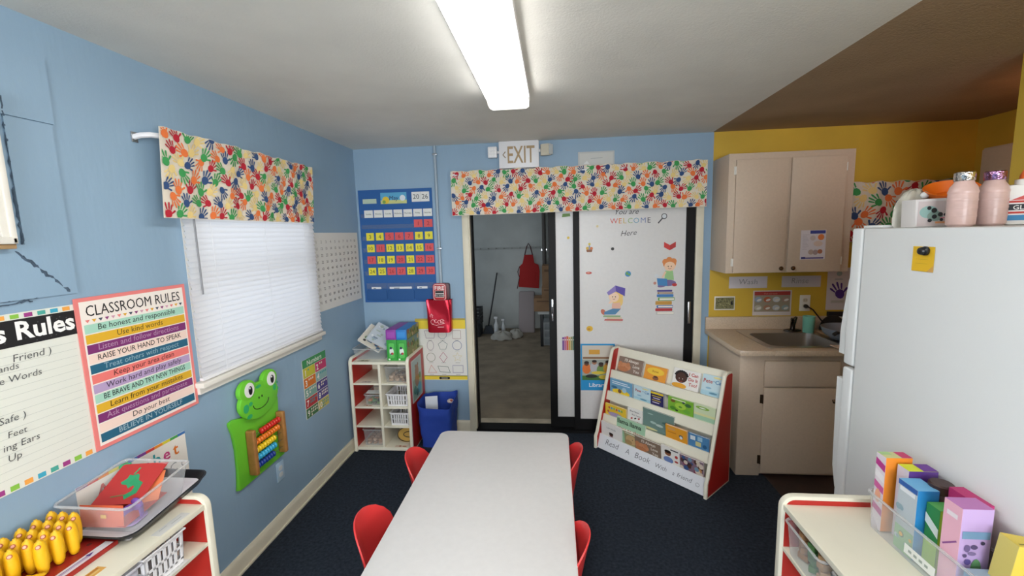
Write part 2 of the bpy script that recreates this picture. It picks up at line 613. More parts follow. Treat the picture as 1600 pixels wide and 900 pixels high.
# ---- table
t = thing('activity_table', 'long white-topped children\'s table with rounded corners in the middle', 'table', (1.347, 1.605, 0))
MB().prism(rpoly(-0.372, -0.762, 0.372, 0.762, 0.05), 0.532, 0.56, M('cfcecd', 0.35, name='white_table_laminate', noise=0.02, nscale=40), 'z', 0.003).build('tabletop', t)
mb = MB()
mb.prism(rpoly(-0.3735, -0.7635, 0.3735, 0.7635, 0.0515), 0.535, 0.554, M('c9433f', 0.4, name='red_edge_band'), 'z')
mb.build('edge_band', t)
mb = MB().box((-0.31, -0.68, 0.49), (0.31, -0.66, 0.532), m_steel).box((-0.31, 0.66, 0.49), (0.31, 0.68, 0.532), m_steel)
mb.box((-0.31, -0.68, 0.49), (-0.29, 0.68, 0.532), m_steel).box((0.29, -0.68, 0.49), (0.31, 0.68, 0.532), m_steel)
mb.build('apron', t)
for sx in (-1, 1):
    for sy in (-1, 1):
        MB().tube([(sx * 0.30, sy * 0.66, 0.53), (sx * 0.305, sy * 0.67, 0.02), (sx * 0.305, sy * 0.67, 0.0)], [0.016, 0.014, 0.018], m_steel, 12).build('leg', t)


# ---- stacking chairs
def make_chair(label, loc, rz):
    t = thing('school_chair', label, 'chair', loc, (0, 0, rz), 'red chairs at the white table')
    # profile of the shell: from the seat front, over the seat, up the back
    P = [(0.150, 0.285), (0.145, 0.305), (0.11, 0.312), (0.03, 0.306), (-0.05, 0.304), (-0.105, 0.310), (-0.140, 0.335), (-0.158, 0.375),
         (-0.168, 0.42), (-0.178, 0.47), (-0.186, 0.51), (-0.193, 0.545), (-0.199, 0.572), (-0.203, 0.588), (-0.205, 0.597), (-0.206, 0.601)]
    Wd = [0.150, 0.160, 0.165, 0.165, 0.160, 0.152, 0.140, 0.138, 0.150, 0.156, 0.150, 0.132, 0.106, 0.078, 0.050, 0.012]
    n = len(P) - 1

    def fn(u, v):
        k = v * n
        i = min(int(k), n - 1)
        f = k - i
        a = 2 * u - 1
        w = Wd[i] * (1 - f) + Wd[i + 1] * f
        y = P[i][0] * (1 - f) + P[i + 1][0] * f
        z = P[i][1] * (1 - f) + P[i + 1][1] * f
        back = max(0, min(1, (v - 0.42) / 0.15))
        y += a * a * 0.060 * back * (w / 0.15) ** 2
        z += a * a * (1 - back) * 0.012
        if v > 0.9:
            z -= 0.0
        return (a * w, y, z)
    MB().grid(fn, 16, 60, m_shell, 0.006).build('seat_shell', t)
    for s in (-1, 1):
        MB().tube([(s * 0.115, 0.09, 0.300), (s * 0.125, 0.12, 0.27), (s * 0.148, 0.155, 0.01), (s * 0.148, 0.156, 0)], 0.009, m_steel, 8).build('leg', t)
        MB().tube([(s * 0.115, -0.08, 0.296), (s * 0.125, -0.115, 0.27), (s * 0.148, -0.175, 0.01), (s * 0.148, -0.176, 0)], 0.009, m_steel, 8).build('leg', t)
    MB().tube([(-0.118, 0.085, 0.297), (0.118, 0.085, 0.297)], 0.008, m_steel, 8).build('crossbar', t)
    MB().tube([(-0.118, -0.075, 0.294), (0.118, -0.075, 0.294)], 0.008, m_steel, 8).build('crossbar', t)
    return t


c0 = make_chair('red plastic chair left of the table, at the far end', (1.075, 2.050, 0), radians(-90 + 4))
dup(c0, (1.046, 1.545, 0), (0, 0, radians(-90 + 3)), 'red plastic chair left of the table, nearest the camera')
dup(c0, (1.582, 2.130, 0), (0, 0, radians(90 - 2)), 'red plastic chair right of the table, at the far end')
dup(c0, (1.568, 1.490, 0), (0, 0, radians(90 - 2)), 'red plastic chair right of the table, nearest the camera')


# ---- shelf units with red sides and white rims
def shelf_unit(label, loc, rz, W, DP, HT, cols, shelves, top_z):
    """local: x along the front, y from front to back; shelves = list of (column, z)"""
    t = thing('storage_shelf', label, 'shelf', loc, (0, 0, rz))
    tp = 0.024

    def outline(i):
        r = 0.045
        a = [(i, 0)] if i else [(0, 0)]
        pts = [(0 + i, 0 + i), (DP - i, 0 + i), (DP - i, HT - i)]
        pts += [(r + (r - i) * cos(pi / 2 + pi / 2 * k / 6), HT - r + (r - i) * sin(pi / 2 + pi / 2 * k / 6)) for k in range(7)]
        return pts
    for x in (0, W - tp):
        p = MB().prism(outline(0), x, x + tp, m_cream, 'x', 0.004).build('side_panel', t)
        mb = MB()
        mb.prism(outline(0.013), x - 0.0008, x + 0.0004, m_red, 'x')
        mb.prism(outline(0.013), x + tp - 0.0004, x + tp + 0.0008, m_red, 'x')
        mb.build('red_face', p)
    MB().box((tp, 0.006, top_z - 0.02), (W - tp, DP - 0.002, top_z), m_cream, 0.002).build('top_board', t)
    MB().box((tp, 0.006, 0.012), (W - tp, DP - 0.002, 0.036), m_cream, 0.002).build('bottom_board', t)
    MB().box((tp, DP - 0.008, 0.012), (W - tp, DP - 0.002, top_z), m_cream).build('back_board', t)
    cw = (W - 2 * tp) / cols
    for c in range(1, cols):
        x = tp + cw * c
        MB().box((x - 0.010, 0.008, 0.036), (x + 0.010, DP - 0.008, top_z - 0.02), m_cream, 0.002).build('divider', t)
    for c, z in shelves:
        xa, xb = tp + cw * c + (0.011 if c else 0.001), tp + cw * (c + 1) - (0.011 if c < cols - 1 else 0.001)
        MB().box((xa, 0.010, z - 0.014), (xb, DP - 0.008, z), m_cream, 0.002).build('shelf_board', t)
    return t


BSX, BSY = 0.028, 3.120
shelf_unit('small white cubby shelf with red sides in the back corner', (BSX, BSY, 0), 0, 0.487, 0.385, 0.775, 2,
           [(c, z) for c in (0, 1) for z in (0.215, 0.374, 0.568)], 0.742)
LSX, LSY = 0.352, 0.25
shelf_unit('low white shelf with red end panel along the blue left wall', (LSX, LSY, 0), radians(90), 1.130, 0.335, 0.775, 2,
           [(c, z) for c in (0, 1) for z in (0.40, 0.592)], 0.745)
RSX, RSY = 2.436, 1.500
shelf_unit('low white shelf with red end panel beside the refrigerator', (RSX, RSY, 0), radians(-90), 1.130, 0.348, 0.775, 2,
           [(c, z) for c in (0, 1) for z in (0.40, 0.585)], 0.745)

# ---- book display
BD = (1.947, 3.273, 0)
BR = Matrix.Rotation(radians(-45), 3, 'Z')
t = thing('book_display', 'white book display rack with red side panels standing before the door', 'book rack', BD, (0, 0, radians(-45)))
BW = 0.915
sl = (0.222 - 0.03) / (0.765 - 0.1)                       # slope of the face


def ys(z):
    return 0.058 + (z - 0.1) * sl


side = [(0, 0), (0.315, 0), (0.315, 0.765), (0.30, 0.778), (0.235, 0.780), (0.210, 0.765), (0.020, 0.135), (0, 0.10)]
ins = [(0.014, 0.012), (0.303, 0.012), (0.303, 0.756), (0.292, 0.766), (0.240, 0.767), (0.222, 0.757), (0.033, 0.132), (0.014, 0.098)]
for x in (0, BW - 0.022):
    p = MB().prism(side, x, x + 0.022, m_cream, 'x', 0.004).build('side_panel', t)
    MB().prism(ins, x - 0.0008, x + 0.0004, m_red, 'x').prism(ins, x + 0.0216, x + 0.0228, m_red, 'x').build('red_face', p)
lips = [(0.010, 0.112), (0.200, 0.266), (0.376, 0.443), (0.542, 0.606)]
for i, (za, zb) in enumerate(lips):
    ya, yb = ys(za) - 0.012, ys(zb) - 0.012
    MB().prism([(ya, za), (ya + 0.012, za), (yb + 0.012, zb), (yb, zb)], 0.022, BW - 0.022, m_cream, 'x', 0.002).build('front_lip', t)
    MB().box((0.022, ya + 0.010, za), (BW - 0.022, ya + 0.075, za + 0.010), m_cream).build('ledge', t)
ya, yb = ys(0.02) + 0.058, ys(0.765) + 0.038
MB().prism([(ya, 0.02), (ya + 0.01, 0.02), (yb + 0.01, 0.772), (yb, 0.772)], 0.022, BW - 0.022, m_cream, 'x').build('back_board', t)
bd_root = t

# ---- refrigerator
FX = 2.790
t = thing('refrigerator', 'white two-door refrigerator standing between the low shelf and the kitchen', 'refrigerator', (FX, 1.02, 0))
MB().box((0, 0, 0.03), (0.72, 0.685, 1.697), m_fridge, 0.008).box((0.04, 0.02, 0), (0.68, 0.66, 0.03), m_dark).build('body', t)
MB().box((0.012, 0.684, 0.08), (0.708, 0.694, 1.69), M('8f9192', 0.6, name='door_gasket')).build('gasket', t)
for nm, za, zb, hz in (('door', 0.06, 1.155, (0.62, 1.10)), ('freezer_door', 1.168, 1.697, (1.20, 1.52))):
    dr = MB().box((0, 0.693, za), (0.72, 0.748, zb), m_fridge, 0.009, 3).build(nm, t)
    a, b = hz
    pr = [(0.747, a), (0.757, a + 0.02), (0.778, a + 0.10), (0.786, b - 0.10), (0.786, b), (0.747, b)] if nm == 'door' else \
         [(0.747, a), (0.786, a), (0.786, a + 0.09), (0.778, a + 0.16), (0.757, b - 0.02), (0.747, b)]
    MB().prism(pr, 0.006, 0.030, m_fridge, 'x', 0.003).build('handle', dr)
MB().box((0.03, 0.64, 1.697), (0.12, 0.735, 1.707), m_fridge, 0.003).build('hinge_cover', t)

# ---- kitchen base cabinet, worktop, upper cabinet
t = thing('base_cabinet', 'beige base cabinet with one door and a drawer front under the sink', 'cabinet', (2.895, 2.935, 0))
CW_ = 1.40
mb = MB().box((0, 0, 0.012), (CW_, 0.585, 0.70), m_cab).box((0.03, 0.05, 0), (CW_, 0.58, 0.02), m_cab)
mb.box((0, 0, 0.69), (CW_, 0.012, 0.868), m_cab).box((0, 0, 0.69), (0.012, 0.585, 0.868), m_cab).box((CW_ - 0.012, 0, 0.69), (CW_, 0.585, 0.868), m_cab).box((0, 0.573, 0.69), (CW_, 0.585, 0.868), m_cab)
mb.build('body', t)
mb = MB()
mb.box((-0.003, -0.004, 0), (0.150, 0.0, 0.868), m_cab, 0.001).box((-0.004, 0, 0), (0, 0.585, 0.868), m_cab, 0.001)
mb.build('side_stile', t)
MB().box((0.152, -0.020, 0.648), (0.622, -0.001, 0.822), m_cab, 0.004).build('drawer_front', t)
for xa, kx, hx in ((0.152, 0.588, 0.152), (0.660, 0.70, 1.13)):
    dr = MB().box((xa, -0.020, 0.03), (xa + 0.470, -0.001, 0.635), m_cab, 0.004).build('door', t)
    MB().lathe([(0.006, 0), (0.006, 0.012), (0.014, 0.018), (0.015, 0.024), (0.010, 0.031), (0.002, 0.033)], M('6b5540', 0.25, 0.9, name='bronze_knob'), 14).build('knob', dr, (kx, -0.019, 0.555), (radians(90), 0, 0))
    for hz in (0.09, 0.525):
        MB().box((hx - 0.018, -0.010, hz), (hx + 0.001, -0.003, hz + 0.06), M('5b4c3e', 0.3, 0.9, name='bronze_hinge'), 0.002).tube([(hx - 0.004, -0.012, hz), (hx - 0.004, -0.012, hz + 0.06)], 0.005, M('5b4c3e', 0.3, 0.9, name='bronze_hinge')).build('hinge', dr)

SX0, SX1, SY0, SY1 = 3.085, 3.60, 2.955, 3.435           # sink cut-out
t = thing('worktop', 'beige laminate worktop with splashback around the sink', 'worktop', (0, 0, 0))
mb = MB()
ctop, cbot = 0.905, 0.868
fx0, fy = 2.858, 2.872
mb.prism([(fx0, D - 0.002), (fx0, fy + 0.045), (fx0 + 0.013, fy + 0.013), (fx0 + 0.045, fy), (SX0, fy), (SX0, D - 0.002)], cbot, ctop, m_counter, 'z', 0.006)
mb.box((SX0, fy, cbot), (SX1, SY0, ctop), m_counter, 0.006).box((SX0, SY1, cbot), (SX1, D - 0.002, ctop), m_counter)
mb.box((SX1, fy, cbot), (4.30, D - 0.002, ctop), m_counter, 0.006)
mb.build('top', t)
MB().box((fx0, D - 0.022, ctop), (4.30, D - 0.001, ctop + 0.10), m_counter, 0.004).build('splashback', t)

t = thing('sink', 'stainless steel sink set into the beige worktop', 'sink', (0, 0, 0.905))
m_stain = M('c4bdb5', 0.28, 1.0, name='brushed_stainless', bump=0.03, bscale=200)
mb = MB()
r0, r1 = (SX0 - 0.02, SY0 - 0.018, SX1 + 0.02, SY1 + 0.025), (SX0 + 0.025, SY0 + 0.022, SX1 - 0.03, SY1 - 0.08)
o = rpoly(*r0, 0.03)
i_ = rpoly(*r1, 0.06)
n = len(o)
V, F = [], []
for ring, z in ((o, 0.0005), (o, 0.005), (i_, 0.004), ([((x - 3.33) * 0.95 + 3.33, (y - 3.16) * 0.95 + 3.16) for x, y in i_], -0.16)):
    V += [(x, y, z) for x, y in ring]
for q in range(3):
    F += [[q * n + k, q * n + (k + 1) % n, (q + 1) * n + (k + 1) % n, (q + 1) * n + k] for k in range(n)]
F.append([3 * n + k for k in range(n)])
mb.add(V, F, m_stain)
mb.build('basin', t)
MB().lathe([(0.04, 0), (0.038, 0.004), (0.012, 0.003)], m_steel, 20, (3.33, 3.16, -0.1595)).build('drain', t)

t = thing('faucet', 'dark chrome faucet with a lever standing behind the sink', 'faucet', (3.475, 3.425, 0.911))
m_fau = M('4d4a48', 0.18, 1.0, name='dark_chrome')
MB().lathe([(0.05, 0), (0.05, 0.008), (0.03, 0.014)], m_fau, 20, (0, 0, 0), 1.3, 0.6).build('base', t)
MB().tube([(0, 0, 0.01), (0.0, -0.002, 0.05), (-0.02, -0.03, 0.085), (-0.045, -0.075, 0.105), (-0.05, -0.095, 0.10)], [0.018, 0.018, 0.014, 0.012, 0.011], m_fau, 10).build('spout', t)
MB().tube([(0.005, 0, 0.05), (0.015, 0.004, 0.09), (0.026, 0.0, 0.108)], [0.016, 0.015, 0.008], m_fau, 10).build('lever', t)

t = thing('wall_cabinet', 'beige two-door wall cabinet hanging on the yellow wall', 'cabinet', (2.885, 3.222, 1.375))
UW, UH = 0.828, 0.850
MB().box((0, 0, 0.008), (UW, 0.305, UH), m_cab, 0.003).build('body', t)
m_edge = M('b79f88', 0.5, name='beige_cabinet_edge')
for xa, xb, kx, hx in ((0.045, 0.392, 0.362, 0.047), (0.413, 0.765, 0.442, 0.765)):
    dr = MB().box((xa, -0.020, 0.012), (xb, -0.001, UH - 0.045), m_cab, 0.004).build('door', t)
    MB().lathe([(0.006, 0), (0.006, 0.012), (0.014, 0.018), (0.015, 0.024), (0.010, 0.031), (0.002, 0.033)], M('6b5540', 0.25, 0.9, name='bronze_knob'), 14).build('knob', dr, (kx, -0.019, 0.042), (radians(90), 0, 0))
    for hz in (0.06, UH - 0.145):
        s_ = -1 if xa < 0.1 else 1
        MB().tube([(hx + s_ * 0.004, -0.012, hz), (hx + s_ * 0.004, -0.012, hz + 0.055)], 0.006, m_plate).box((hx - 0.012 if s_ < 0 else hx, -0.006, hz), (hx if s_ < 0 else hx + 0.012, -0.001, hz + 0.055), m_plate).build('hinge', dr)

t = thing('wall_cabinet', 'grey-beige wall cabinet high in the far right corner of the kitchen', 'cabinet', (4.42, 2.40, 1.40))
MB().box((0, 0, 0), (0.30, 0.73, 0.775), m_cab, 0.003).build('body', t)
MB().box((-0.019, 0.012, 0.012), (-0.001, 0.355, 0.763), m_cab, 0.004).build('door', t)
MB().box((-0.019, 0.365, 0.012), (-0.001, 0.718, 0.763), m_cab, 0.004).build('door', t)

# =================================================================== VALANCES AND BLIND
HANDC = ['b81f33', '33507f', '3f9c55', 'ea7a3f', 'ecd28b']


def hand_polys(cx, cy, s, ang, flip):
    """a small printed hand: palm and five fingers, all convex"""
    out = []

    def T(x, y):
        x = x * flip
        return (cx + (x * cos(ang) - y * sin(ang)) * s, cy + (x * sin(ang) + y * cos(ang)) * s)
    out.append([T(0.27 * cos(2 * pi * k / 10) * (1 + 0.10 * sin(2 * pi * k / 10)), -0.22 + 0.31 * sin(2 * pi * k / 10)) for k in range(10)])
    for bx, by, a, ln, w in ((-0.20, -0.02, 0.42, 0.42, 0.115), (-0.08, 0.06, 0.13, 0.52, 0.12), (0.07, 0.06, -0.12, 0.50, 0.12), (0.19, 0.0, -0.40, 0.42, 0.115), (0.22, -0.22, -1.05, 0.38, 0.14)):
        dx, dy = -sin(a), cos(a)
        px, py = dy, -dx
        pts = []
        for q, r in ((0.06, 0.62), (0.25, 0.75), (0.7, 1.0), (0.92, 0.85), (1.0, 0.4)):
            pts.append((bx + dx * ln * q + px * w * 0.5 * r, by + dy * ln * q + py * w * 0.5 * r))
        for q, r in ((1.0, 0.4), (0.92, 0.85), (0.7, 1.0), (0.25, 0.75), (0.06, 0.62)):
            pts.append((bx + dx * ln * q - px * w * 0.5 * r, by + dy * ln * q - py * w * 0.5 * r))
        out.append([T(*p) for p in pts])
    return out


def hand_fabric(mb, fn, nrm, W, Hh, base, seed, sp=0.060, size=0.062):
    """print hands over a cloth surface fn(x, z); nrm = outward direction of the cloth"""
    rq = random.Random(seed)
    nx, ny = int(W / sp) + 1, int(Hh / (sp * 0.88)) + 1
    for j in range(ny):
        for i in range(nx):
            cx = (i + 0.25 + 0.5 * (j % 2)) * sp + rq.uniform(-0.006, 0.006)
            cy = (j + 0.5) * sp * 0.88 + rq.uniform(-0.006, 0.006)
            col = HANDC[(i * 2 + j * 3 + (i * j) % 2) % 5]
            ang = rq.choice([0.5, -0.5, 2.6, 0.9, -0.9, 3.6, 0.1])
            lift = 0.0024 + (0.0005 if col != HANDC[4] else 0)
            lift += 0.0002 * ((i + 2 * j) % 5)
            for P in hand_polys(cx, cy, size * rq.uniform(0.9, 1.05), ang, rq.choice([1, -1])):
                lift += 0.00003
                if min(p[0] for p in P) < 0.003 or max(p[0] for p in P) > W - 0.003 or min(p[1] for p in P) < 0.003 or max(p[1] for p in P) > Hh - 0.003:
                    P = [(min(W - 0.003, max(0.003, p[0])), min(Hh - 0.003, max(0.003, p[1]))) for p in P]
                V = [Vector(fn(p[0], p[1])) + Vector(nrm) * lift for p in P]
                mb.add(V, [list(range(len(V)))], M(col, 0.9))


m_cloth = cloth_mat('cream_cotton', 'efe6d6', 0.18)
# window valance on its curved rod
t = thing('window_valance', 'cream valance with coloured handprints over the window on the left wall', 'curtain', (0, 1.615, 1.815))
VW, VH = 1.10, 0.362


def fnL(y, z):
    fold = 0.0035 * sin(y * 23) * (1 - z / VH * 0.5) + 0.0015 * sin(y * 51 + 1.0)
    top = 0.003 * sin(y * 34) + 0.002 * sin(y * 77) if z > VH * 0.93 else 0
    return (0.088 + fold - 0.010 * (1 - z / VH) , y + 0.018 * (z / VH) , z + top)


mb = MB().grid(lambda u, v: fnL(u * VW, v * VH), 90, 14, m_cloth, 0.002)
hand_fabric(mb, fnL, (1, 0, 0), VW, VH, None, 5)
mb.build('fabric', t)
MB().tube([(0.001, -0.010, 0.318), (0.03, -0.006, 0.325), (0.050, 0.015, 0.330), (0.068, 0.05, 0.330), (0.070, 0.08, 0.330), (0.070, 0.55, 0.330), (0.070, 1.06, 0.330), (0.05, 1.10, 0.330), (0.001, 1.13, 0.322)], 0.011, m_plas, 8) \
    .box((0, -0.022, 0.298), (0.006, 0.004, 0.338), m_steel, 0.002).build('curtain_rod', t)

# door valance
t = thing('door_valance', 'long cream valance with coloured handprints above the sliding door', 'curtain', (0.835, D - 0.075, 1.868))
VW2, VH2 = 1.985, 0.350


def fnB(x, z):
    fold = 0.005 * sin(x * 19 + 0.6) + 0.003 * sin(x * 43) + 0.002 * (1 - z / VH2) * sin(x * 61)
    top = 0.004 * sin(x * 37) + 0.002 * sin(x * 83) if z > VH2 * 0.93 else 0
    return (x, fold, z + top + 0.010 * x / VW2)


mb = MB().grid(lambda u, v: fnB((1 - u) * VW2, v * VH2), 120, 12, m_cloth, -0.002)
hand_fabric(mb, fnB, (0, -1, 0), VW2, VH2, None, 9, sp=0.066, size=0.066)
mb.build('fabric', t)
MB().tube([(0.0, 0.074, 0.32), (0.0, 0.02, 0.32), (0.02, 0.012, 0.32), (1.96, 0.012, 0.325), (1.98, 0.02, 0.325), (1.98, 0.074, 0.325)], 0.009, m_plas, 8).build('curtain_rod', t)

# kitchen valance on the yellow wall
t = thing('kitchen_valance', 'handprint-patterned valance on the yellow kitchen wall behind the refrigerator', 'curtain', (3.86, D - 0.05, 1.58))
VW3, VH3 = 0.72, 0.44


def fnK(x, z):
    return (x, 0.007 * sin(x * 27) + 0.004 * sin(x * 60), z + (0.006 * sin(x * 40) if z > 0.4 else 0))


mb = MB().grid(lambda u, v: fnK((1 - u) * VW3, v * VH3), 50, 10, m_cloth, -0.002)
hand_fabric(mb, fnK, (0, -1, 0), VW3, VH3, None, 12, sp=0.098, size=0.098)
mb.build('fabric', t)
MB().tube([(0.0, 0.049, 0.40), (0.0, 0.014, 0.40), (0.72, 0.014, 0.40), (0.72, 0.049, 0.40)], 0.007, m_plas, 8).build('curtain_rod', t)

# mini blind
t = thing('window_blind', 'closed white mini blind glowing with daylight in the left wall window', 'blind', (0.026, 1.752, 1.075))
m_slat = cloth_mat('backlit_white_slat', 'f4f4f6', 0.55)
BWd, BH = 1.038, 1.02
MB().box((-0.014, 0, BH - 0.032), (0.016, BWd, BH), m_plas, 0.003).build('headrail', t)
mb = MB()
ns = 38
rq = random.Random(2)
for i in range(ns):
    z = 0.022 + (BH - 0.062) * i / (ns - 1)
    a = radians(66) + rq.uniform(-0.02, 0.02)
    c, s_ = cos(a) * 0.0165, sin(a) * 0.0165
    e = rq.uniform(-0.003, 0.003)
    V, F = [], []
    for yy in (0.004 + e, BWd - 0.004 + e):
        for q in (-1, -0.5, 0, 0.5, 1):
            bow = 0.0016 * (1 - q * q)
            V.append((c * q + bow, yy, z - s_ * q + bow * 0.4))
    for q in range(4):
        F.append([q, q + 1, q + 6, q + 5])
    mb.add(V, F, m_slat)
mb.build('slats', t, angle=60)
MB().box((-0.010, 0.002, 0.0), (0.012, BWd - 0.002, 0.014), m_plas, 0.003).build('bottom_rail', t)
for yc in (0.14, 0.52, 0.90):
    MB().tube([(0.018, yc, 0.01), (0.018, yc, BH - 0.03)], 0.0008, m_plas, 5).build('ladder_cord', t)
MB().tube([(0.022, 0.042, 0.98), (0.024, 0.042, 0.40)], 0.0042, M('85868a', 0.3, name='clear_grey_wand'), 8).build('tilt_wand', t)

# =================================================================== LEFT WALL
# air conditioner grille at the frame edge
t = thing('air_conditioner', 'ivory through-wall air conditioner grille at the left edge', 'air conditioner', (0.008, 0.55, 1.722))
AW, AH = 0.598, 0.445
mb = MB()
for a, b in (((0, 0, 0), (0.040, AW, 0.022)), ((0, 0, AH - 0.022), (0.040, AW, AH)), ((0, 0, 0), (0.040, 0.016, AH)), ((0, AW - 0.016, 0), (0.040, AW, AH))):
    mb.box(a, b, m_plate, 0.005)
mb.build('frame', t)
MB().box((0, 0.012, 0.012), (0.006, AW - 0.012, AH - 0.012), m_dark).build('core', t)
MB().box((0.006, AW - 0.034, 0.02), (0.034, AW - 0.015, AH - 0.02), m_plate, 0.002).build('mullion', t)
for i in range(17):
    z = 0.030 + i * 0.0235
    MB().prism([(0.006, z + 0.008), (0.030, z), (0.034, z + 0.009), (0.008, z + 0.019)], 0.015, AW - 0.032, m_plate, 'y').build('louver', t)
MB().box((-0.004, 0.0, -0.014), (0.03, AW, 0.0), M('a98b63', 0.7, name='wood_strip'), 0.002).build('wood_strip', t)


def wall_sheet(sh, name, label, cat, loc, rot, group=None, euler=None):
    o = sh.build(name, None, loc, rot)
    return tag(o, label, cat, group)


# handwritten rules chart
cw, chh = 0.61, 0.540
sh = Sheet(cw, chh, 'dfe2d9', 0.002)
bc = ['8bc34a', '3fa7c4', 'a03a86', 'f0a64a', '4aa89a', 'e9e7e2']
for i in range(17):
    x = 0.010 + i * 0.0352
    sh.rect(x, 0.004, x + 0.022, 0.020, bc[(i * 3) % 5]).rect(x, chh - 0.017, x + 0.022, chh - 0.004, bc[(i * 2 + 1) % 5])
sh.rect(0, chh - 0.102, cw, chh - 0.020, '17171a', 2)
rq = random.Random(4)
for k in range(60):
    sh.disc(rq.uniform(0.01, cw - 0.01), rq.uniform(chh - 0.098, chh - 0.024), 0.0022, '4a4a4e', 3, n=6)
sh.text('s Rules', cw - 0.008, chh - 0.082, 0.078, 'f6f6f4', 'r', 0.028, l=4, maxw=0.215)
for k in range(16):
    z = chh - 0.128 - k * 0.0245
    sh.rect(0.01, z, cw - 0.012, z + 0.0007, 'aab2ae', 1)
for tx, x, y, sz in (('Friend )', 0.472, 0.392, 0.033), ('ands', 0.408, 0.370, 0.028), ('e Words', 0.434, 0.333, 0.030), ('Safe )', 0.396, 0.214, 0.031),
                     ('Feet', 0.402, 0.168, 0.028), ('ing Ears', 0.408, 0.131, 0.030), ('Up', 0.386, 0.096, 0.030)):
    sh.text(tx, x, y, sz, '4a4d50', 'c', -0.006, 0.12, 3)
wall_sheet(sh, 'rules_chart', 'handwritten lined rules chart with a black heading reading Rules', 'poster', (0.001, 0.692, 0.972), LEFT)

# printed classroom rules poster
pw, ph = 0.447, 0.556
sh = Sheet(pw, ph, 'e8837f', 0.003)
sh.rect(0.014, 0.014, pw - 0.014, ph - 0.014, 'f1e9e1', 1)
sh.text('CLASSROOM RULES', pw / 2, ph - 0.068, 0.056, '1f1f22', 'c', 0.0, l=3, maxw=pw - 0.065)
for i in range(18):
    x = 0.026 + i * 0.0224
    sh.poly([(x, ph - 0.080), (x + 0.016, ph - 0.080), (x + 0.008, ph - 0.091)], ['e8837f', 'e0a92a', '3b4a5c', '8d3a78', 'd6a3b8'][i % 5], 2)
rows = [('Be honest and responsible', 'a9d8c4', '24322e', 0), ('Use kind words', 'e0b02c', '4a3d12', 0), ('Listen and follow directions', '7d2f70', 'b78fb0', 0), ('RAISE YOUR HAND TO SPEAK', 'f3d9cc', '1f1f22', 0),
        ('Treat others with respect', '22627f', '8fb2c0', 0), ('Keep your area clean', 'ef7c76', '5b2b2a', 0), ('Work hard and play safely', 'b8a0c8', '3a3047', 0), ('BE BRAVE AND TRY NEW THINGS', 'a9d8c4', '1f2a28', 0),
        ('Learn from your mistakes', 'e0b02c', '4a3d12', 0), ('Ask questions and participate', '7d2f70', 'b78fb0', 0), ('Do your best', 'f3d9cc', '2a2424', 0), ('BELIEVE IN YOURSELF', '22627f', '9fb9c4', 0)]
y1 = ph - 0.096
rh = (y1 - 0.022) / 12
for i, (tx, c, tc, _) in enumerate(rows):
    ya = y1 - (i + 1) * rh
    sh.rect(0.020, ya + 0.003, pw - 0.020, ya + rh - 0.001, c, 2)
    sh.text(tx, pw / 2, ya + 0.012, 0.029 if tx.isupper() else 0.030, tc, 'c', 0.006 if tx.isupper() else 0.002, 0.06 if not tx.isupper() else 0, 3, maxw=pw - 0.10)
wall_sheet(sh, 'rules_poster', 'pink-bordered printed poster headed CLASSROOM RULES with striped lines', 'poster', (0.0045, 1.298, 0.974), LEFT)

# alphabet poster, mostly behind the plastic bin
sh = Sheet(0.44, 0.30, 'ece8df', 0.002)
for i, c in enumerate(['3b6fb0', '47a04f', 'd6c93a', 'e08a2c', 'cf3f3a', '7a3f8f', '3b6fb0', '47a04f', 'd6c93a', 'e08a2c', 'cf3f3a', '7a3f8f']):
    x = 0.44 - (i + 1) * 0.44 / 12
    sh.rect(x, 0.288, x + 0.44 / 12, 0.300, c)
cs = ['cf3f3a', '3b6fb0', '47a04f', 'e08a2c', '7a3f8f', '2a9aa0', 'c23a7c', 'e07a2c']
for i, ch in enumerate('Alphabet'):
    sh.text(ch, 0.078 + i * 0.044 + (0.006 if i < 1 else 0), 0.218, 0.072, cs[i], 'c', 0.016, l=2)
sh.text('C c', 0.385, 0.150, 0.055, '3b3b3b', 'c', -0.012, 0, 2).text('B b', 0.25, 0.150, 0.055, '3b3b3b', 'c', -0.012, 0, 2).text('A a', 0.11, 0.150, 0.055, '3b3b3b', 'c', -0.012, 0, 2)
wall_sheet(sh, 'alphabet_poster', 'alphabet poster with a rainbow top edge behind the clear plastic bin', 'poster', (0.001, 1.218, 0.582), LEFT)

# frog abacus panel
FY, FZ = 1.905, 0.405
t = thing('abacus_panel', 'green wooden frog abacus wall panel with coloured beads', 'toy', (0.001, FY, FZ))
m_green = M('70cc36', 0.4, name='lime_paint')
body = [(0.0, 0.028), (0.02, 0.02), (0.385, 0.028), (0.372, 0.10), (0.365, 0.18), (0.362, 0.27), (0.370, 0.345), (0.372, 0.392), (0.352, 0.392), (0.30, 0.365), (0.09, 0.385), (0.02, 0.405), (-0.006, 0.400),
        (-0.010, 0.385), (0.006, 0.33), (0.016, 0.24), (0.014, 0.13), (0.006, 0.06)]
MB().prism([(y, z) for y, z in body], 0, 0.016, m_green, 'x', 0.004).build('panel', t)
hd = []
for k in range(28):                                       # head with two eye bumps
    a = 2 * pi * k / 28
    y, z = 0.198 + 0.153 * cos(a), 0.455 + 0.108 * sin(a) * (1.0 if sin(a) < 0 else 0.82)
    for ey in (0.115, 0.287):
        d = math.hypot(y - ey, z - 0.535)
    hd.append((y, z))
MB().prism(hd, 0.016, 0.040, m_green, 'x', 0.007).build('head', t)
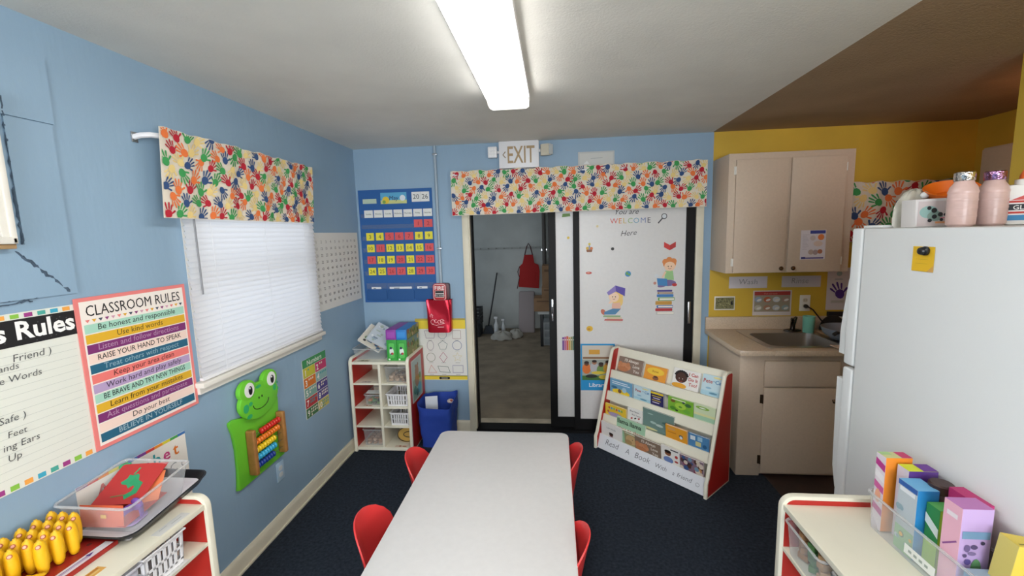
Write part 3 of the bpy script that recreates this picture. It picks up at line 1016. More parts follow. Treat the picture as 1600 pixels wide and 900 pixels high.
for ey, ez in ((0.112, 0.525), (0.288, 0.528)):
    e = MB().prism([(ey + 0.062 * cos(2 * pi * k / 20), ez + 0.056 * sin(2 * pi * k / 20)) for k in range(20)], 0.014, 0.041, m_green, 'x', 0.007).build('eye', t)
    mb = MB()
    mb.prism([(ey + 0.008 + 0.036 * cos(2 * pi * k / 18), ez + 0.040 * sin(2 * pi * k / 18)) for k in range(18)], 0.040, 0.0425, M('f2f2ee', 0.35), 'x')
    mb.prism([(ey + 0.014 + 0.014 * cos(2 * pi * k / 14), ez - 0.004 + 0.024 * sin(2 * pi * k / 14)) for k in range(14)], 0.042, 0.0437, M('111113', 0.3), 'x')
    mb.prism([(ey + 0.010 + 0.005 * cos(2 * pi * k / 8), ez + 0.010 + 0.006 * sin(2 * pi * k / 8)) for k in range(8)], 0.0430, 0.0442, M('f2f2ee', 0.35), 'x')
    mb.build('eyeball', e)
mb = MB()
mb.tube([(0.0410, 0.198 + 0.062 * cos(a), 0.432 + 0.036 * sin(a)) for a in [pi + pi * k / 12 for k in range(13)]], 0.0022, M('23301c', 0.5), 6)
mb.build('mouth', t)
mb = MB()
for y, z in ((0.186, 0.458), (0.210, 0.460)):
    mb.prism([(y + 0.0045 * cos(2 * pi * k / 8), z + 0.007 * sin(2 * pi * k / 8)) for k in range(8)], 0.040, 0.0412, M('23301c', 0.5), 'x')
for y, z, a_, b_ in ((0.085, 0.435, 0.020, 0.024), (0.120, 0.448, 0.014, 0.012), (0.105, 0.385, 0.020, 0.012), (0.318, 0.470, 0.013, 0.018), (0.345, 0.455, 0.006, 0.010), (0.190, 0.520, 0.022, 0.009), (0.345, 0.490, 0.005, 0.008)):
    mb.prism([(y + a_ * cos(2 * pi * k / 12), z + b_ * sin(2 * pi * k / 12)) for k in range(12)], 0.0395, 0.0408, M('35b06a', 0.4), 'x')
mb.build('spots', t)
m_wood = M('a8763f', 0.5, name='bead_post_wood', noise=0.15, nscale=30)
for y in (0.097, 0.345):
    MB().box((0.016, y - 0.013, 0.062), (0.064, y + 0.013, 0.312), m_wood, 0.009, 3).build('post', t)
for k, (zz, ya, n_, c) in enumerate(((0.276, 0.170, 8, 'd42a22'), (0.234, 0.120, 10, 'ee7d24'), (0.190, 0.120, 8, 'f2cf22'), (0.146, 0.120, 8, '3fb3de'), (0.103, 0.122, 7, '1f3f96'))):
    MB().tube([(0.046, 0.10, zz), (0.046, 0.343, zz)], 0.0022, m_steel, 6).build('rod', t)
    for i in range(n_):
        MB().sphere((0, 0, 0), 0.0165, 0.0101, 0.0175, M(c, 0.3), 12).build('bead', t, (0.046, ya + i * 0.0202, zz))

t = thing('wall_plate', 'blue-painted outlet plate low on the wall under the frog panel', 'outlet', (0.001, 2.216, 0.285))
MB().box((0, 0, 0), (0.007, 0.068, 0.114), M('a9c6dd', 0.4, name='painted_plate'), 0.003).build('plate', t)
for zc in (0.037, 0.077):
    MB().prism(rpoly(0.018, zc - 0.014, 0.050, zc + 0.014, 0.010), 0.006, 0.009, M('cfd6da', 0.4, name='socket_face'), 'x').build('socket', t)

# numbers poster
nw, nh = 0.286, 0.400
sh = Sheet(nw, nh, 'e3dccb', 0.002)
sh.rect(0, 0.345, nw, nh, '3f8f58', 1).text('Numbers', nw / 2, 0.356, 0.048, 'e6efe2', 'c', 0.01, l=2, maxw=0.2)
cc = ['c9c23f', 'c23a6c', 'd9762a', '8fb3b0', '7fa89c', '4b3f87', 'b83236', '564a8c', '3c6f42', 'c9b95e']
ch_ = 0.345 / 5
for k in range(10):
    cx_, cy_ = (k % 2) * nw / 2, 0.345 - (k // 2 + 1) * ch_
    sh.rect(cx_ + 0.002, cy_ + 0.002, cx_ + nw / 2 - 0.002, cy_ + ch_ - 0.002, cc[k], 1)
    sh.text(str(k + 1), cx_ + 0.028, cy_ + 0.014, 0.056, 'f2efe8', 'c', 0.02, l=2, maxw=0.045)
    for q in range(k + 1):
        sh.disc(cx_ + 0.062 + (q % 4) * 0.021, cy_ + 0.050 - (q // 4) * 0.019, 0.0075, 'e9dfcf' if k % 3 else '3f9ca0', 2, n=8)
wall_sheet(sh, 'numbers_poster', 'colourful poster of numbers one to ten beside the corner shelf', 'poster', (0.001, 2.562, 0.521), LEFT)

# hundred chart
hw, hh = 0.692, 0.557
sh = Sheet(hw, hh, 'dbdbd6', 0.002)
for i in range(100):
    sh.text(str(i + 1), 0.055 + (i % 10) * 0.0645, hh - 0.075 - (i // 10) * 0.0480, 0.029, '3c3d40', 'c', 0.0, l=1)
wall_sheet(sh, 'hundred_chart', 'white hundred chart of small numbers between the window and the corner', 'poster', (0.001, 2.797, 1.198), LEFT)

# =================================================================== BACK WALL, LEFT HALF
YB = D - 0.001
# pocket calendar and the cards in its pockets
kx, kz, kw, kh = 0.020, 1.155, 0.635, 0.951
t = thing('pocket_calendar', 'dark blue fabric pocket calendar hanging on the wall by the corner', 'calendar', (kx, YB, kz), BACK)
sh = Sheet(kw, kh, '2b5f9f', 0.005, 0.8)
MB_ = sh
sh.build('fabric', t)
m_pock = clear_mat('pocket_film', (0.45, 0.55, 0.75), 0.16)
for zz in (0.722, 0.630, 0.532, 0.434, 0.335, 0.237):
    MB().box((0.012, zz - 0.002, 0.005), (kw - 0.012, zz + 0.032, 0.0056), m_pock).build('pocket', t)
for xa, xb in ((0.02, 0.20), (0.205, 0.44), (0.445, kw - 0.015)):
    MB().prism(rpoly(xa, 0.015, xb, 0.115, 0.02), 0.005, 0.013, M('27568f', 0.8, name='blue_pocket_fabric'), 'z', 0.004).build('pouch', t)
    MB().box((xa, 0.118, 0.005), (xb, 0.165, 0.0056), m_pock).build('pocket', t)


def card(x, z, w, h, txt, col, label, tcol='3a3a30', sz=0.045, name='calendar_card', rot=0.0):
    s = Sheet(w, h, col, 0.0012)
    if txt:
        s.text(txt, w / 2, h / 2 - sz * 0.36, sz, tcol, 'c', 0.0, l=1, maxw=w * 0.85)
    o = s.build(name, None, (kx + x - w / 2, YB - 0.0062, kz + z - h / 2), BACK)
    return tag(o, label, 'card', 'cards in the pocket calendar')


colx = [0.070 + 0.0905 * k * 0.94 + 0.012 for k in range(7)]
for k, d in enumerate(['Sunday', 'Monday', 'Tuesday', 'Wednesday', 'Thursday', 'Friday', 'Saturday']):
    card(colx[k], 0.752, 0.075, 0.062, d, 'e2e4e0', 'white weekday card reading %s in the pocket calendar' % d, '33363a', 0.017, 'weekday_card')
reds = {1, 2, 5, 6, 7, 11, 16, 17, 20, 22, 23, 26, 27, 29, 30}
for d in range(1, 31):
    c = (d + 4) % 7
    r = (d + 4) // 7
    z = [0.660, 0.558, 0.460, 0.361, 0.263][r] + 0.004
    if d in reds:
        card(colx[c], z, 0.073, 0.064, str(d), 'd9575a', 'red calendar card numbered %d' % d, '8f1f28', 0.046)
    else:
        card(colx[c], z, 0.066, 0.064, str(d), 'e6dc3f', 'yellow calendar card numbered %d' % d, '4a4d28', 0.046)
s = Sheet(0.225, 0.092, '5aa9cf', 0.0014)
s.rect(0, 0, 0.225, 0.030, 'c9cf8a', 1).disc(0.045, 0.03, 0.03, 'e6c93f', 2).disc(0.19, 0.045, 0.024, 'dfe9ee', 2).disc(0.03, 0.016, 0.014, '7fa84a', 3).text('May', 0.115, 0.030, 0.05, '243a66', 'c', 0.0, 0.15, 3)
tag(s.build('month_card', None, (kx + 0.195, YB - 0.0062, kz + 0.832), BACK), 'blue picture card reading May at the calendar top', 'card', 'cards in the pocket calendar')
s = Sheet(0.150, 0.080, 'e6e7e4', 0.0014)
s.rect(0.0745, 0, 0.0755, 0.08, '9aa0a4', 1).text('20', 0.038, 0.022, 0.056, '2c2e32', 'c', l=2).text('26', 0.113, 0.022, 0.056, '2c2e32', 'c', l=2)
tag(s.build('year_card', None, (kx + 0.463, YB - 0.0062, kz + 0.842), BACK), 'white card reading 2026 at the calendar top right', 'card', 'cards in the pocket calendar')
s = Sheet(0.120, 0.038, 'b9cdb8', 0.0012)
tag(s.build('month_card', None, (kx + 0.038, YB - 0.0062, kz + 0.838), BACK), 'pale green card stub at the calendar top left', 'card', 'cards in the pocket calendar')
for xa, w_, lab in ((0.065, 0.085, 'white slip sticking out of the left pouch of the calendar'), (0.225, 0.195, 'wide white strip sticking out of the middle pouch of the calendar'), (0.468, 0.090, 'white slip sticking out of the right pouch of the calendar')):
    s = Sheet(w_, 0.045, 'dde2e6', 0.0012)
    s.rect(w_ * 0.2, 0.030, w_ * 0.45, 0.036, '5a6a80', 1)
    tag(s.build('paper_slip', None, (kx + xa, YB - 0.0070, kz + 0.088), BACK), lab, 'paper', 'slips in the calendar pouches')

# conduit and fire alarm pull station
t = thing('electrical_conduit', 'thin grey conduit running down the wall from the ceiling', 'pipe', (0.700, D - 0.016, 1.30))
MB().tube([(0, 0, 0), (-0.002, 0, 1.138)], 0.012, M('9fb0bd', 0.4, name='painted_conduit'), 10).build('pipe', t)
MB().box((-0.02, -0.015, 1.06), (0.018, 0.015, 1.075), m_steel, 0.002).box((-0.02, -0.015, 0.30), (0.02, 0.015, 0.312), m_steel, 0.002).build('straps', t)
t = thing('fire_alarm', 'red fire alarm pull station on the wall above the red bag', 'fire alarm', (0.700, YB, 1.245))
MB().prism(rpoly(-0.045, -0.075, 0.075, 0.070, 0.02), -0.05, 0, M('54262e', 0.4, name='dark_red_backbox'), 'y', 0.004).build('back_box', t)
sh = Sheet(0.115, 0.15, 'b9383c', 0.012, 0.4, base=False)
sh.prism(rpoly(0, 0, 0.115, 0.15, 0.028), 0, 0.012, M('b9383c', 0.35), 'z', 0.003)
sh.t = 0.0125
sh.line(rpoly(0.008, 0.008, 0.107, 0.142, 0.022), 0.004, 'e8d8d4', 1, True)
sh.text('FIRE', 0.0575, 0.095, 0.046, 'f0e6e2', 'c', 0.012, l=1, maxw=0.085)
sh.rect(0.02, 0.032, 0.095, 0.088, 'e6e2de', 1).rect(0.022, 0.066, 0.093, 0.086, '1c1c1e', 2).rect(0.022, 0.036, 0.093, 0.060, '1c1c1e', 2).text('PULL DOWN', 0.0575, 0.042, 0.014, 'e6e2de', 'c', l=3)
sh.build('cover', t, (-0.062, -0.050, -0.078), BACK)

# red foil bag hanging from the pull station
t = thing('gift_bag', 'shiny red foil bag hanging on the wall below the fire alarm', 'bag', (0.582, YB - 0.055, 0.905))
m_foil = M('c01f36', 0.22, 0.55, name='red_foil', bump=0.25, bscale=14)


def bagf(u, v):
    a = 2 * pi * u
    w, d = 0.101 + 0.008 * v, 0.046 - 0.012 * v
    cx_, cy_ = cos(a), sin(a)
    x = 0.105 + w * math.copysign(abs(cx_) ** 0.35, cx_)
    y = d * math.copysign(abs(cy_) ** 0.45, cy_) + 0.006 * sin(u * 31 + v * 6) * v
    return (x, y, 0.275 * v + 0.012 * abs(cx_) ** 4 * (1 - v))


mb = MB().grid(bagf, 48, 14, m_foil)
mb.add([bagf(i / 48, 0) for i in range(48)], [list(range(48))], m_foil)
mb.build('body', t, angle=70)
MB().tube([(0.06, 0.0, 0.27), (0.07, 0.0, 0.33), (0.118, 0.0, 0.40), (0.155, 0.0, 0.33), (0.16, 0.0, 0.27)], 0.003, M('d6cfc8', 0.6), 6).build('cord_handle', t)
sh = Sheet(0.15, 0.14, base=False, t=0.0, rough=0.4)
for (x, y, r, a0, a1) in ((0.03, 0.05, 0.018, 0, 5), (0.055, 0.055, 0.013, 1, 6), (0.085, 0.050, 0.014, -1, 4.5), (0.108, 0.055, 0.016, 0.5, 6), (0.02, 0.10, 0.012, 0, 4), (0.12, 0.05, 0.012, 1, 5)):
    sh.arc(x, y, r, a0, a1, 0.003, 'f0c9cc', 1)
sh.line([(0.02, 0.03), (0.06, 0.02), (0.13, 0.038)], 0.003, 'f0c9cc', 1).line([(0.07, 0.005), (0.12, 0.006)], 0.004, 'f0c9cc', 1).line([(0.02, 0.12), (0.028, 0.085)], 0.004, 'e8a9b0', 1)
sh.build('print', t, (0.028, -0.053, 0.045), BACK)

# shapes poster
pw, ph = 0.440, 0.548
sh = Sheet(pw, ph, 'e0dfd9', 0.002)
sh.rect(0, ph - 0.092, pw, ph - 0.016, 'e8cf3c', 1).rect(0, ph - 0.016, pw, ph, '8c7f3a', 1).rect(0, ph - 0.010, pw, ph - 0.004, 'd8c24a', 2)
sh.text('Shapes', 0.115, ph - 0.078, 0.075, '17171a', 'l', 0.02, l=2, maxw=0.27)
sh.rect(0, 0.004, pw, 0.042, 'e8cf3c', 1).rect(0, 0.034, pw, 0.042, '8c7f3a', 2).prism(rpoly(0.19, 0.008, 0.285, 0.030, 0.010), 0.0022, 0.0035, M('23231f', 0.5), 'z').rect(0.21, 0.016, 0.265, 0.021, 'cfcfc8', 5)


def ng(cx, cy, r, n, a0=pi / 2, sx=1.0):
    return [(cx + r * sx * cos(a0 + 2 * pi * k / n), cy + r * sin(a0 + 2 * pi * k / n)) for k in range(n)]


gx, gy = [0.125, 0.235, 0.360], [0.405, 0.310, 0.205, 0.100]
shp = {(0, 0): ([(0.09, 0.375), (0.16, 0.375), (0.172, 0.440), (0.078, 0.440)], 'a08d9c'), (1, 0): (ng(gx[1], gy[0], 0.038, 8, pi / 8), '8c9ba6'), (2, 0): ([(0.325, 0.37), (0.395, 0.37), (0.395, 0.44), (0.325, 0.44)], 'a8938c'),
       (0, 1): (ng(gx[0], gy[1], 0.042, 20, 0, 0.7), 'a59aa0'), (1, 1): (ng(gx[1], gy[1], 0.042, 5), '7d8f88'), (2, 1): (ng(gx[2], gy[1], 0.040, 24), '5f6f94'),
       (0, 2): (ng(gx[0], gy[2], 0.038, 20), '8a8f78'), (1, 2): ([(gx[1], 0.25), (gx[1] + 0.034, 0.205), (gx[1], 0.158), (gx[1] - 0.034, 0.205)], 'b0707f'),
       (2, 2): ([(gx[2] + (0.042 if k % 2 == 0 else 0.018) * cos(pi / 2 + pi * k / 5), gy[2] + (0.042 if k % 2 == 0 else 0.018) * sin(pi / 2 + pi * k / 5)) for k in range(10)], 'd8cfae'),
       (0, 3): ([(0.095, 0.068), (0.170, 0.068), (0.125, 0.135)], 'cfa08c'), (1, 3): ([(0.200, 0.075), (0.290, 0.068), (0.272, 0.120), (0.182, 0.126)], '5f7468'), (2, 3): ([(0.315, 0.068), (0.405, 0.068), (0.405, 0.132), (0.315, 0.132)], '8f88a4')}
for (a, b), (P, c) in shp.items():
    sh.line(P, 0.0042, c, 2, True)
    sh.line([(gx[a] - 0.018, gy[b] - 0.049), (gx[a] + 0.018, gy[b] - 0.049)], 0.004, 'a5a5a0', 2)
wall_sheet(sh, 'shapes_poster', 'shapes poster with yellow bands hanging behind the red foil bag', 'poster', (0.450, YB, 0.460), BACK)

# exit sign with emergency lamps
t = thing('exit_sign', 'white emergency EXIT sign with two lamp heads above the door valance', 'exit sign', (1.228, YB, 2.228))
MB().box((0, -0.05, 0), (0.318, 0, 0.210), m_plas, 0.006).build('housing', t)
sh = Sheet(0.30, 0.19, base=False, t=0.0, rough=0.5)
sh.text('EXIT', 0.168, 0.030, 0.185, 'a98f68', 'c', 0.010, l=1, maxw=0.215)
sh.line([(0.043, 0.118), (0.024, 0.095), (0.043, 0.072)], 0.007, '8a7a5e', 1)
sh.build('lettering', t, (0.009, -0.0505, 0.010), BACK)
MB().tube([(0.0, -0.025, 0.13), (-0.02, -0.03, 0.13)], 0.012, m_plas, 10).build('lamp_arm', t)
h1 = MB().box((-0.088, -0.06, 0.085), (-0.014, -0.022, 0.172), m_plas, 0.008).build('lamp_head', t)
mb = MB()
for i in range(3):
    for j in range(3):
        mb.box((-0.080 + i * 0.021, -0.0615, 0.096 + j * 0.024), (-0.064 + i * 0.021, -0.0595, 0.114 + j * 0.024), M('f2f2f0', 0.2), 0.0008)
mb.build('led_lens', h1)
MB().tube([(0.318, -0.025, 0.13), (0.34, -0.03, 0.13)], 0.014, m_plas, 10).build('lamp_arm', t)
h2 = MB().prism([(0.330, -0.045), (0.372, -0.030), (0.412, -0.070), (0.388, -0.085), (0.335, -0.068)], 0.085, 0.172, M('cfc8b4', 0.35, name='aged_lamp_plastic'), 'z', 0.004).build('lamp_head', t)
MB().prism([(0.395, -0.078), (0.416, -0.058), (0.428, -0.066), (0.404, -0.090)], 0.090, 0.167, M('c9d0d2', 0.15, name='lamp_front'), 'z', 0.003).build('lens', h2)

sh = Sheet(0.283, 0.115, 'c3c6c4', 0.002, 0.25)
sh.rect(0.012, 0.012, 0.271, 0.103, 'cfd0cb', 1).line([(0.10, 0.062), (0.19, 0.064)], 0.004, 'aab0b0', 2).poly([(0.04, 0.02), (0.09, 0.02), (0.07, 0.045)], 'e4e6e4', 2)
wall_sheet(sh, 'laminated_notice', 'pale laminated notice taped above the door valance', 'notice', (1.853, YB, 2.222), BACK)

# =================================================================== BACK CORNER SHELF CONTENTS
def basket(label, loc, rz, W, DP, Hh, group=None, nslot=7, name='slotted_basket'):
    """white plastic basket with two rows of upright slots; local x = width, y = depth, open top"""
    t = thing(name, label, 'basket', loc, (0, 0, rz), group)
    mb = MB()
    tp = 0.94
    mb.box((-W / 2 * tp, -DP / 2 * tp, 0), (W / 2 * tp, DP / 2 * tp, 0.004), m_plas)
    rows_ = [(0.0, 0.16), (0.47, 0.55), (0.86, 1.0)]

    def k(z):
        return tp + (1 - tp) * z
    for sx, sy in ((0, -1), (0, 1), (-1, 0), (1, 0)):
        hw_ = (W if sy else DP) / 2
        of = (DP if sy else W) / 2

        def P(a, z, o):
            q = k(z)
            x, y = a * q * hw_, (of * q - o)
            return (x, sy * y, z * Hh) if sy else (sx * y, x, z * Hh)

        def slab(a0, a1, z0, z1):
            V = [P(a0, z0, 0), P(a1, z0, 0), P(a1, z1, 0), P(a0, z1, 0), P(a0, z0, 0.003), P(a1, z0, 0.003), P(a1, z1, 0.003), P(a0, z1, 0.003)]
            mb.add(V, [[0, 1, 2, 3], [7, 6, 5, 4], [0, 4, 5, 1], [1, 5, 6, 2], [2, 6, 7, 3], [3, 7, 4, 0]], m_plas)
        for z0, z1 in rows_:
            slab(-1, 1, z0, z1)
        n_ = nslot if sy else max(3, int(nslot * DP / W))
        slab(-1, -0.84, 0.1, 0.9)
        slab(0.84, 1, 0.1, 0.9)
        for i in range(1, n_):
            a = -0.84 + 1.68 * i / n_
            slab(a - 0.070, a + 0.070, 0.1, 0.9)
    mb.build('basket_body', t)
    rim = [(W / 2 + 0.004, DP / 2 + 0.004), (-W / 2 - 0.004, DP / 2 + 0.004), (-W / 2 - 0.004, -DP / 2 - 0.004), (W / 2 + 0.004, -DP / 2 - 0.004)]
    MB().tube([(x, y, Hh) for x, y in rim], 0.004, m_plas, 6, True).build('rim', t)
    return t


def clear_bin(label, loc, rz, W, DP, Hh, mat=None, group=None, tp=0.90, name='clear_bin', rot=None, ch=0.0):
    t = thing(name, label, 'bin', loc, rot if rot is not None else (0, 0, rz), group)
    mat = mat or m_clear
    r = 0.02
    rings = []
    for q, z, e in ((tp, 0.0, 0), (tp + 0.005, 0.004, 0), (1.0, Hh, 0)):
        rings.append([(x * q, y * q, z) for x, y in rpoly(-W / 2, -DP / 2, W / 2, DP / 2, r, 4)])
    n = len(rings[0])
    V = [v for rg in rings for v in rg]
    F = [list(range(n))[::-1]]
    for i in range(2):
        F += [[i * n + k, i * n + (k + 1) % n, (i + 1) * n + (k + 1) % n, (i + 1) * n + k] for k in range(n)]
    MB().add(V, F, mat).build('bin_body', t)
    MB().tube([(x, y, Hh) for x, y in rpoly(-W / 2 - 0.002, -DP / 2 - 0.002, W / 2 + 0.002, DP / 2 + 0.002, r, 4)], 0.0042, m_clear2, 6, True).build('rim', t)
    return t


def pile(name, label, cat, center, sx, sy, sz, cols, n, seed, size=0.02, kind='block', group=None):
    """loose pieces, each one an object"""
    rq = random.Random(seed)
    cells = []
    nx = max(1, int(sx / (size * 2.1)))
    ny = max(1, int(sy / (size * 2.1)))
    protos = {}
    for i in range(n):
        lay = i // (nx * ny)
        j = i % (nx * ny)
        x = (j % nx + 0.5) / nx * sx - sx / 2
        y = (j // nx + 0.5) / ny * sy - sy / 2
        z = lay * size * 1.25
        c = cols[(i * 7 + lay) % len(cols)]
        if c not in protos:
            mb = MB()
            if kind == 'block':
                mb.box((-size * 0.95, -size * 0.7, 0), (size * 0.95, size * 0.7, size * 1.1), M(c, 0.6), size * 0.2)
            else:
                mb.lathe([(size * 0.5, 0), (size * 0.95, size * 0.25), (size * 0.95, size * 0.8), (size * 0.5, size * 1.1)], M(c, 0.6), 10)
            o = mb.build(name)
            protos[c] = o
        else:
            o = protos[c].copy()
            COL.objects.link(o)
        o.location = (center[0] + x, center[1] + y, center[2] + z)
        o.rotation_euler = (0, 0, rq.uniform(0, 3))
        tag(o, label, cat, group or label)


cw = (0.487 - 0.048) / 2
c1, c2 = BSX + 0.024 + cw / 2, BSX + 0.024 + cw * 1.5 + 0.005
basket('white slotted basket in the upper right cubby of the corner shelf', (c2 + 0.012, BSY + 0.135, 0.3742), 0, 0.172, 0.22, 0.100, 'slotted baskets in the corner shelf')
basket('white slotted basket in the lower right cubby of the corner shelf', (c2 + 0.022, BSY + 0.135, 0.2152), 0, 0.150, 0.22, 0.105, 'slotted baskets in the corner shelf')
clear_bin('clear bin of wood-coloured blocks in the top right cubby of the corner shelf', (c2 + 0.004, BSY + 0.14, 0.5682), 0, 0.180, 0.22, 0.125)
pile('wooden_block', 'tan wooden block piled in the clear bin, top right cubby', 'block', (c2 + 0.004, BSY + 0.13, 0.573), 0.140, 0.16, 0.06, ['a98b6c', 'b99f86', '8f7257'], 24, 1, 0.018)
clear_bin('clear bin of dark and green pieces in the left cubby of the corner shelf', (c1 + 0.030, BSY + 0.14, 0.3742), 0, 0.150, 0.20, 0.085)
pile('toy_piece', 'green or orange toy piece in the clear bin, left cubby', 'toy', (c1 + 0.030, BSY + 0.13, 0.379), 0.110, 0.15, 0.06, ['4f7a3f', 'c07a3a', '6b8f4a', '3c4a35'], 20, 2, 0.016)
sh = Sheet(0.13, 0.05, 'dfe3e0', 0.0015)
tag(sh.build('paper_label', None, (c1 - 0.035, BSY + 0.06, 0.4655), (radians(12), 0, 0)), 'white paper lying on the clear bin of green pieces', 'paper')
clear_bin('clear bin of flat wooden discs in the bottom left cubby of the corner shelf', (c1 + 0.015, BSY + 0.14, 0.0362), 0, 0.175, 0.22, 0.135)
pile('wooden_disc', 'flat wooden disc piled in the clear bin, bottom left cubby', 'disc', (c1 + 0.015, BSY + 0.13, 0.041), 0.135, 0.17, 0.06, ['b08d72', 'a27f66', 'c29f86'], 24, 3, 0.020, 'disc')
# tan plate with black loops in the bottom right cubby
t = thing('paper_plate', 'tan paper plate with black loops leaning in the bottom right cubby', 'plate', (c2 + 0.04, BSY + 0.10, 0.0365), (radians(-22), 0, 0))
MB().prism([(0.085 * cos(2 * pi * k / 28), 0.062 + 0.062 * sin(2 * pi * k / 28)) for k in range(28)], 0, 0.005, M('c9a24f', 0.7, name='tan_card'), 'y', 0.002).build('plate', t)
mb = MB()
mb.tube([(0.080 * cos(a), -0.003, 0.062 + 0.055 * sin(a)) for a in [0.6 + 5.0 * k / 24 for k in range(25)]], 0.0032, m_dark, 6)
mb.build('black_loop', t)
MB().tube([(0.05 * cos(a) + 0.02, -0.003, 0.062 + 0.022 * sin(a)) for a in [0.6 + 4.6 * k / 18 for k in range(19)]], 0.0030, m_dark, 6).build('black_loop', t)


def shelf_label(x, y, z, w, d, c1_, c2_, label, rz=0.0):
    s = Sheet(w, d, c1_, 0.0008)
    s.disc(w * 0.4, d * 0.5, d * 0.28, c2_, 1).rect(w * 0.62, d * 0.3, w * 0.9, d * 0.6, c2_, 1)
    return tag(s.build('picture_label', None, (x, y, z), (0, 0, rz)), label, 'label', 'picture labels stuck on the shelves')


shelf_label(c1 - 0.05, BSY + 0.025, 0.5684, 0.075, 0.03, 'cdc6bd', '8d8782', 'small grey picture label on the top left cubby board')
shelf_label(c1 - 0.05, BSY + 0.02, 0.3744, 0.075, 0.035, 'd6c9ba', 'b0744f', 'small brown picture label on the middle left cubby board')
shelf_label(c2 - 0.03, BSY + 0.015, 0.0364, 0.10, 0.035, 'dcc9b6', 'b26d4c', 'small orange picture label on the bottom right cubby board')
shelf_label(c1 - 0.07, BSY + 0.02, 0.7425, 0.09, 0.05, 'cfc8ae', '7d7a52', 'faded picture label on top of the corner shelf, at the left')

# boxes on top of the corner shelf
T0 = 0.7425
m_gr = M('3fa845', 0.45)


def carton(label, loc, size, col, group, front=None, side=None, name='toy_box'):
    W, DP, Hh = size
    t = thing(name, label, 'box', loc, None, group)
    MB().box((0, 0, 0), size, M(col, 0.45), 0.002).build('carton', t)
    if front:
        s = Sheet(W * 0.96, Hh * 0.96, base=False, t=0.0)
        front(s, W * 0.96, Hh * 0.96)
        s.build('front_print', t, (W * 0.02, -0.0004, Hh * 0.02), BACK)
    if side:
        s = Sheet(DP * 0.96, Hh * 0.96, base=False, t=0.0)
        side(s, DP * 0.96, Hh * 0.96)
        s.build('side_print', t, (W + 0.0004, DP * 0.02, Hh * 0.02), LEFT)
    return t


def green_front(s, w, h):
    s.prism(rpoly(w * 0.2, h * 0.12, w * 0.78, h * 0.86, 0.012), 0, 0.0006, M('5fc45e', 0.5), 'z')
    s.disc(w * 0.48, h * 0.44, w * 0.22, 'e4ede8', 2, h * 0.18).disc(w * 0.42, h * 0.62, w * 0.13, '2f3a52', 3).disc(w * 0.55, h * 0.34, w * 0.13, 'c23a34', 3).disc(w * 0.42, h * 0.32, w * 0.08, '2f3a52', 4)
    s.rect(w * 0.12, h * 0.02, w * 0.30, h * 0.09, 'e9efe6', 2)


def photo_side(s, w, h):
    rq = random.Random(11)
    s.rect(0, 0, w, h, '8a8f5a', 1)
    s.rect(0, h * 0.62, w, h, '6f8f8a', 2)
    for i in range(26):
        s.disc(rq.uniform(0.1, 0.9) * w, rq.uniform(0.15, 0.85) * h, rq.uniform(0.010, 0.022), rq.choice(['5f7a3f', 'a3936a', '6b5a3c', '8fa060', '9a6f4a', 'c7b98a', '3f5a34']), 3 + i % 3, n=10)
    s.rect(0, 0, w, h * 0.06, '3f7a45', 7)


carton('green box with a toy picture on the corner shelf, left of two', (0.332, 3.165, T0), (0.080, 0.30, 0.168), '37a140', 'green boxes on the corner shelf', green_front)
carton('green box with a nature photo on its side on the corner shelf, right of two', (0.414, 3.165, T0), (0.080, 0.30, 0.168), '37a140', 'green boxes on the corner shelf', green_front, photo_side)
carton('purple box lying on the left green box, corner shelf', (0.330, 3.165, T0 + 0.1682), (0.082, 0.30, 0.080), '8f3fa0', 'boxes stacked on the green boxes', lambda s, w, h: s.rect(w * 0.1, h * 0.2, w * 0.9, h * 0.8, 'a050b0', 1))
carton('blue box with a photo side lying on the right green box, corner shelf', (0.414, 3.165, T0 + 0.1682), (0.084, 0.30, 0.080), '2f7fc9', 'boxes stacked on the green boxes',
       lambda s, w, h: s.rect(w * 0.1, h * 0.2, w * 0.9, h * 0.8, '3f92d8', 1), photo_side)
# clear tray with leaning spiral-bound books behind it
clear_bin('clear tray standing in the back left corner on top of the corner shelf', (0.165, 3.33, T0), 0, 0.27, 0.27, 0.085)


def leaning(label, loc, rot, w, h, cov, inner, seed):
    t = thing('spiral_book', label, 'book', loc, rot, 'books leaning on the corner shelf')
    s = Sheet(w, h, cov, 0.003)
    rq = random.Random(seed)
    for i in range(14):
        if rq.random() < 0.5:
            s.disc(rq.uniform(0.1, 0.9) * w, rq.uniform(0.1, 0.9) * h, rq.uniform(0.008, 0.02), rq.choice(inner), 1 + i % 3)
        else:
            a, b = rq.uniform(0.1, 0.7) * w, rq.uniform(0.1, 0.85) * h
            s.rect(a, b, a + w * 0.2, b + h * 0.06, rq.choice(inner), 1 + i % 3)
    s.build('cover', t)
    MB().box((0.002, 0.003, -0.012), (w - 0.003, h - 0.003, 0.0), m_paperw).build('page_block', t)
    mb = MB()
    for i in range(14):
        y = h * (0.06 + 0.88 * i / 13)
        mb.tube([(0.004 + 0.009 * cos(a) - 0.004, y, -0.004 + 0.009 * sin(a)) for a in [2 * pi * k / 8 for k in range(8)]], 0.0011, m_steel, 4, True)
    mb.build('spiral_binding', t)


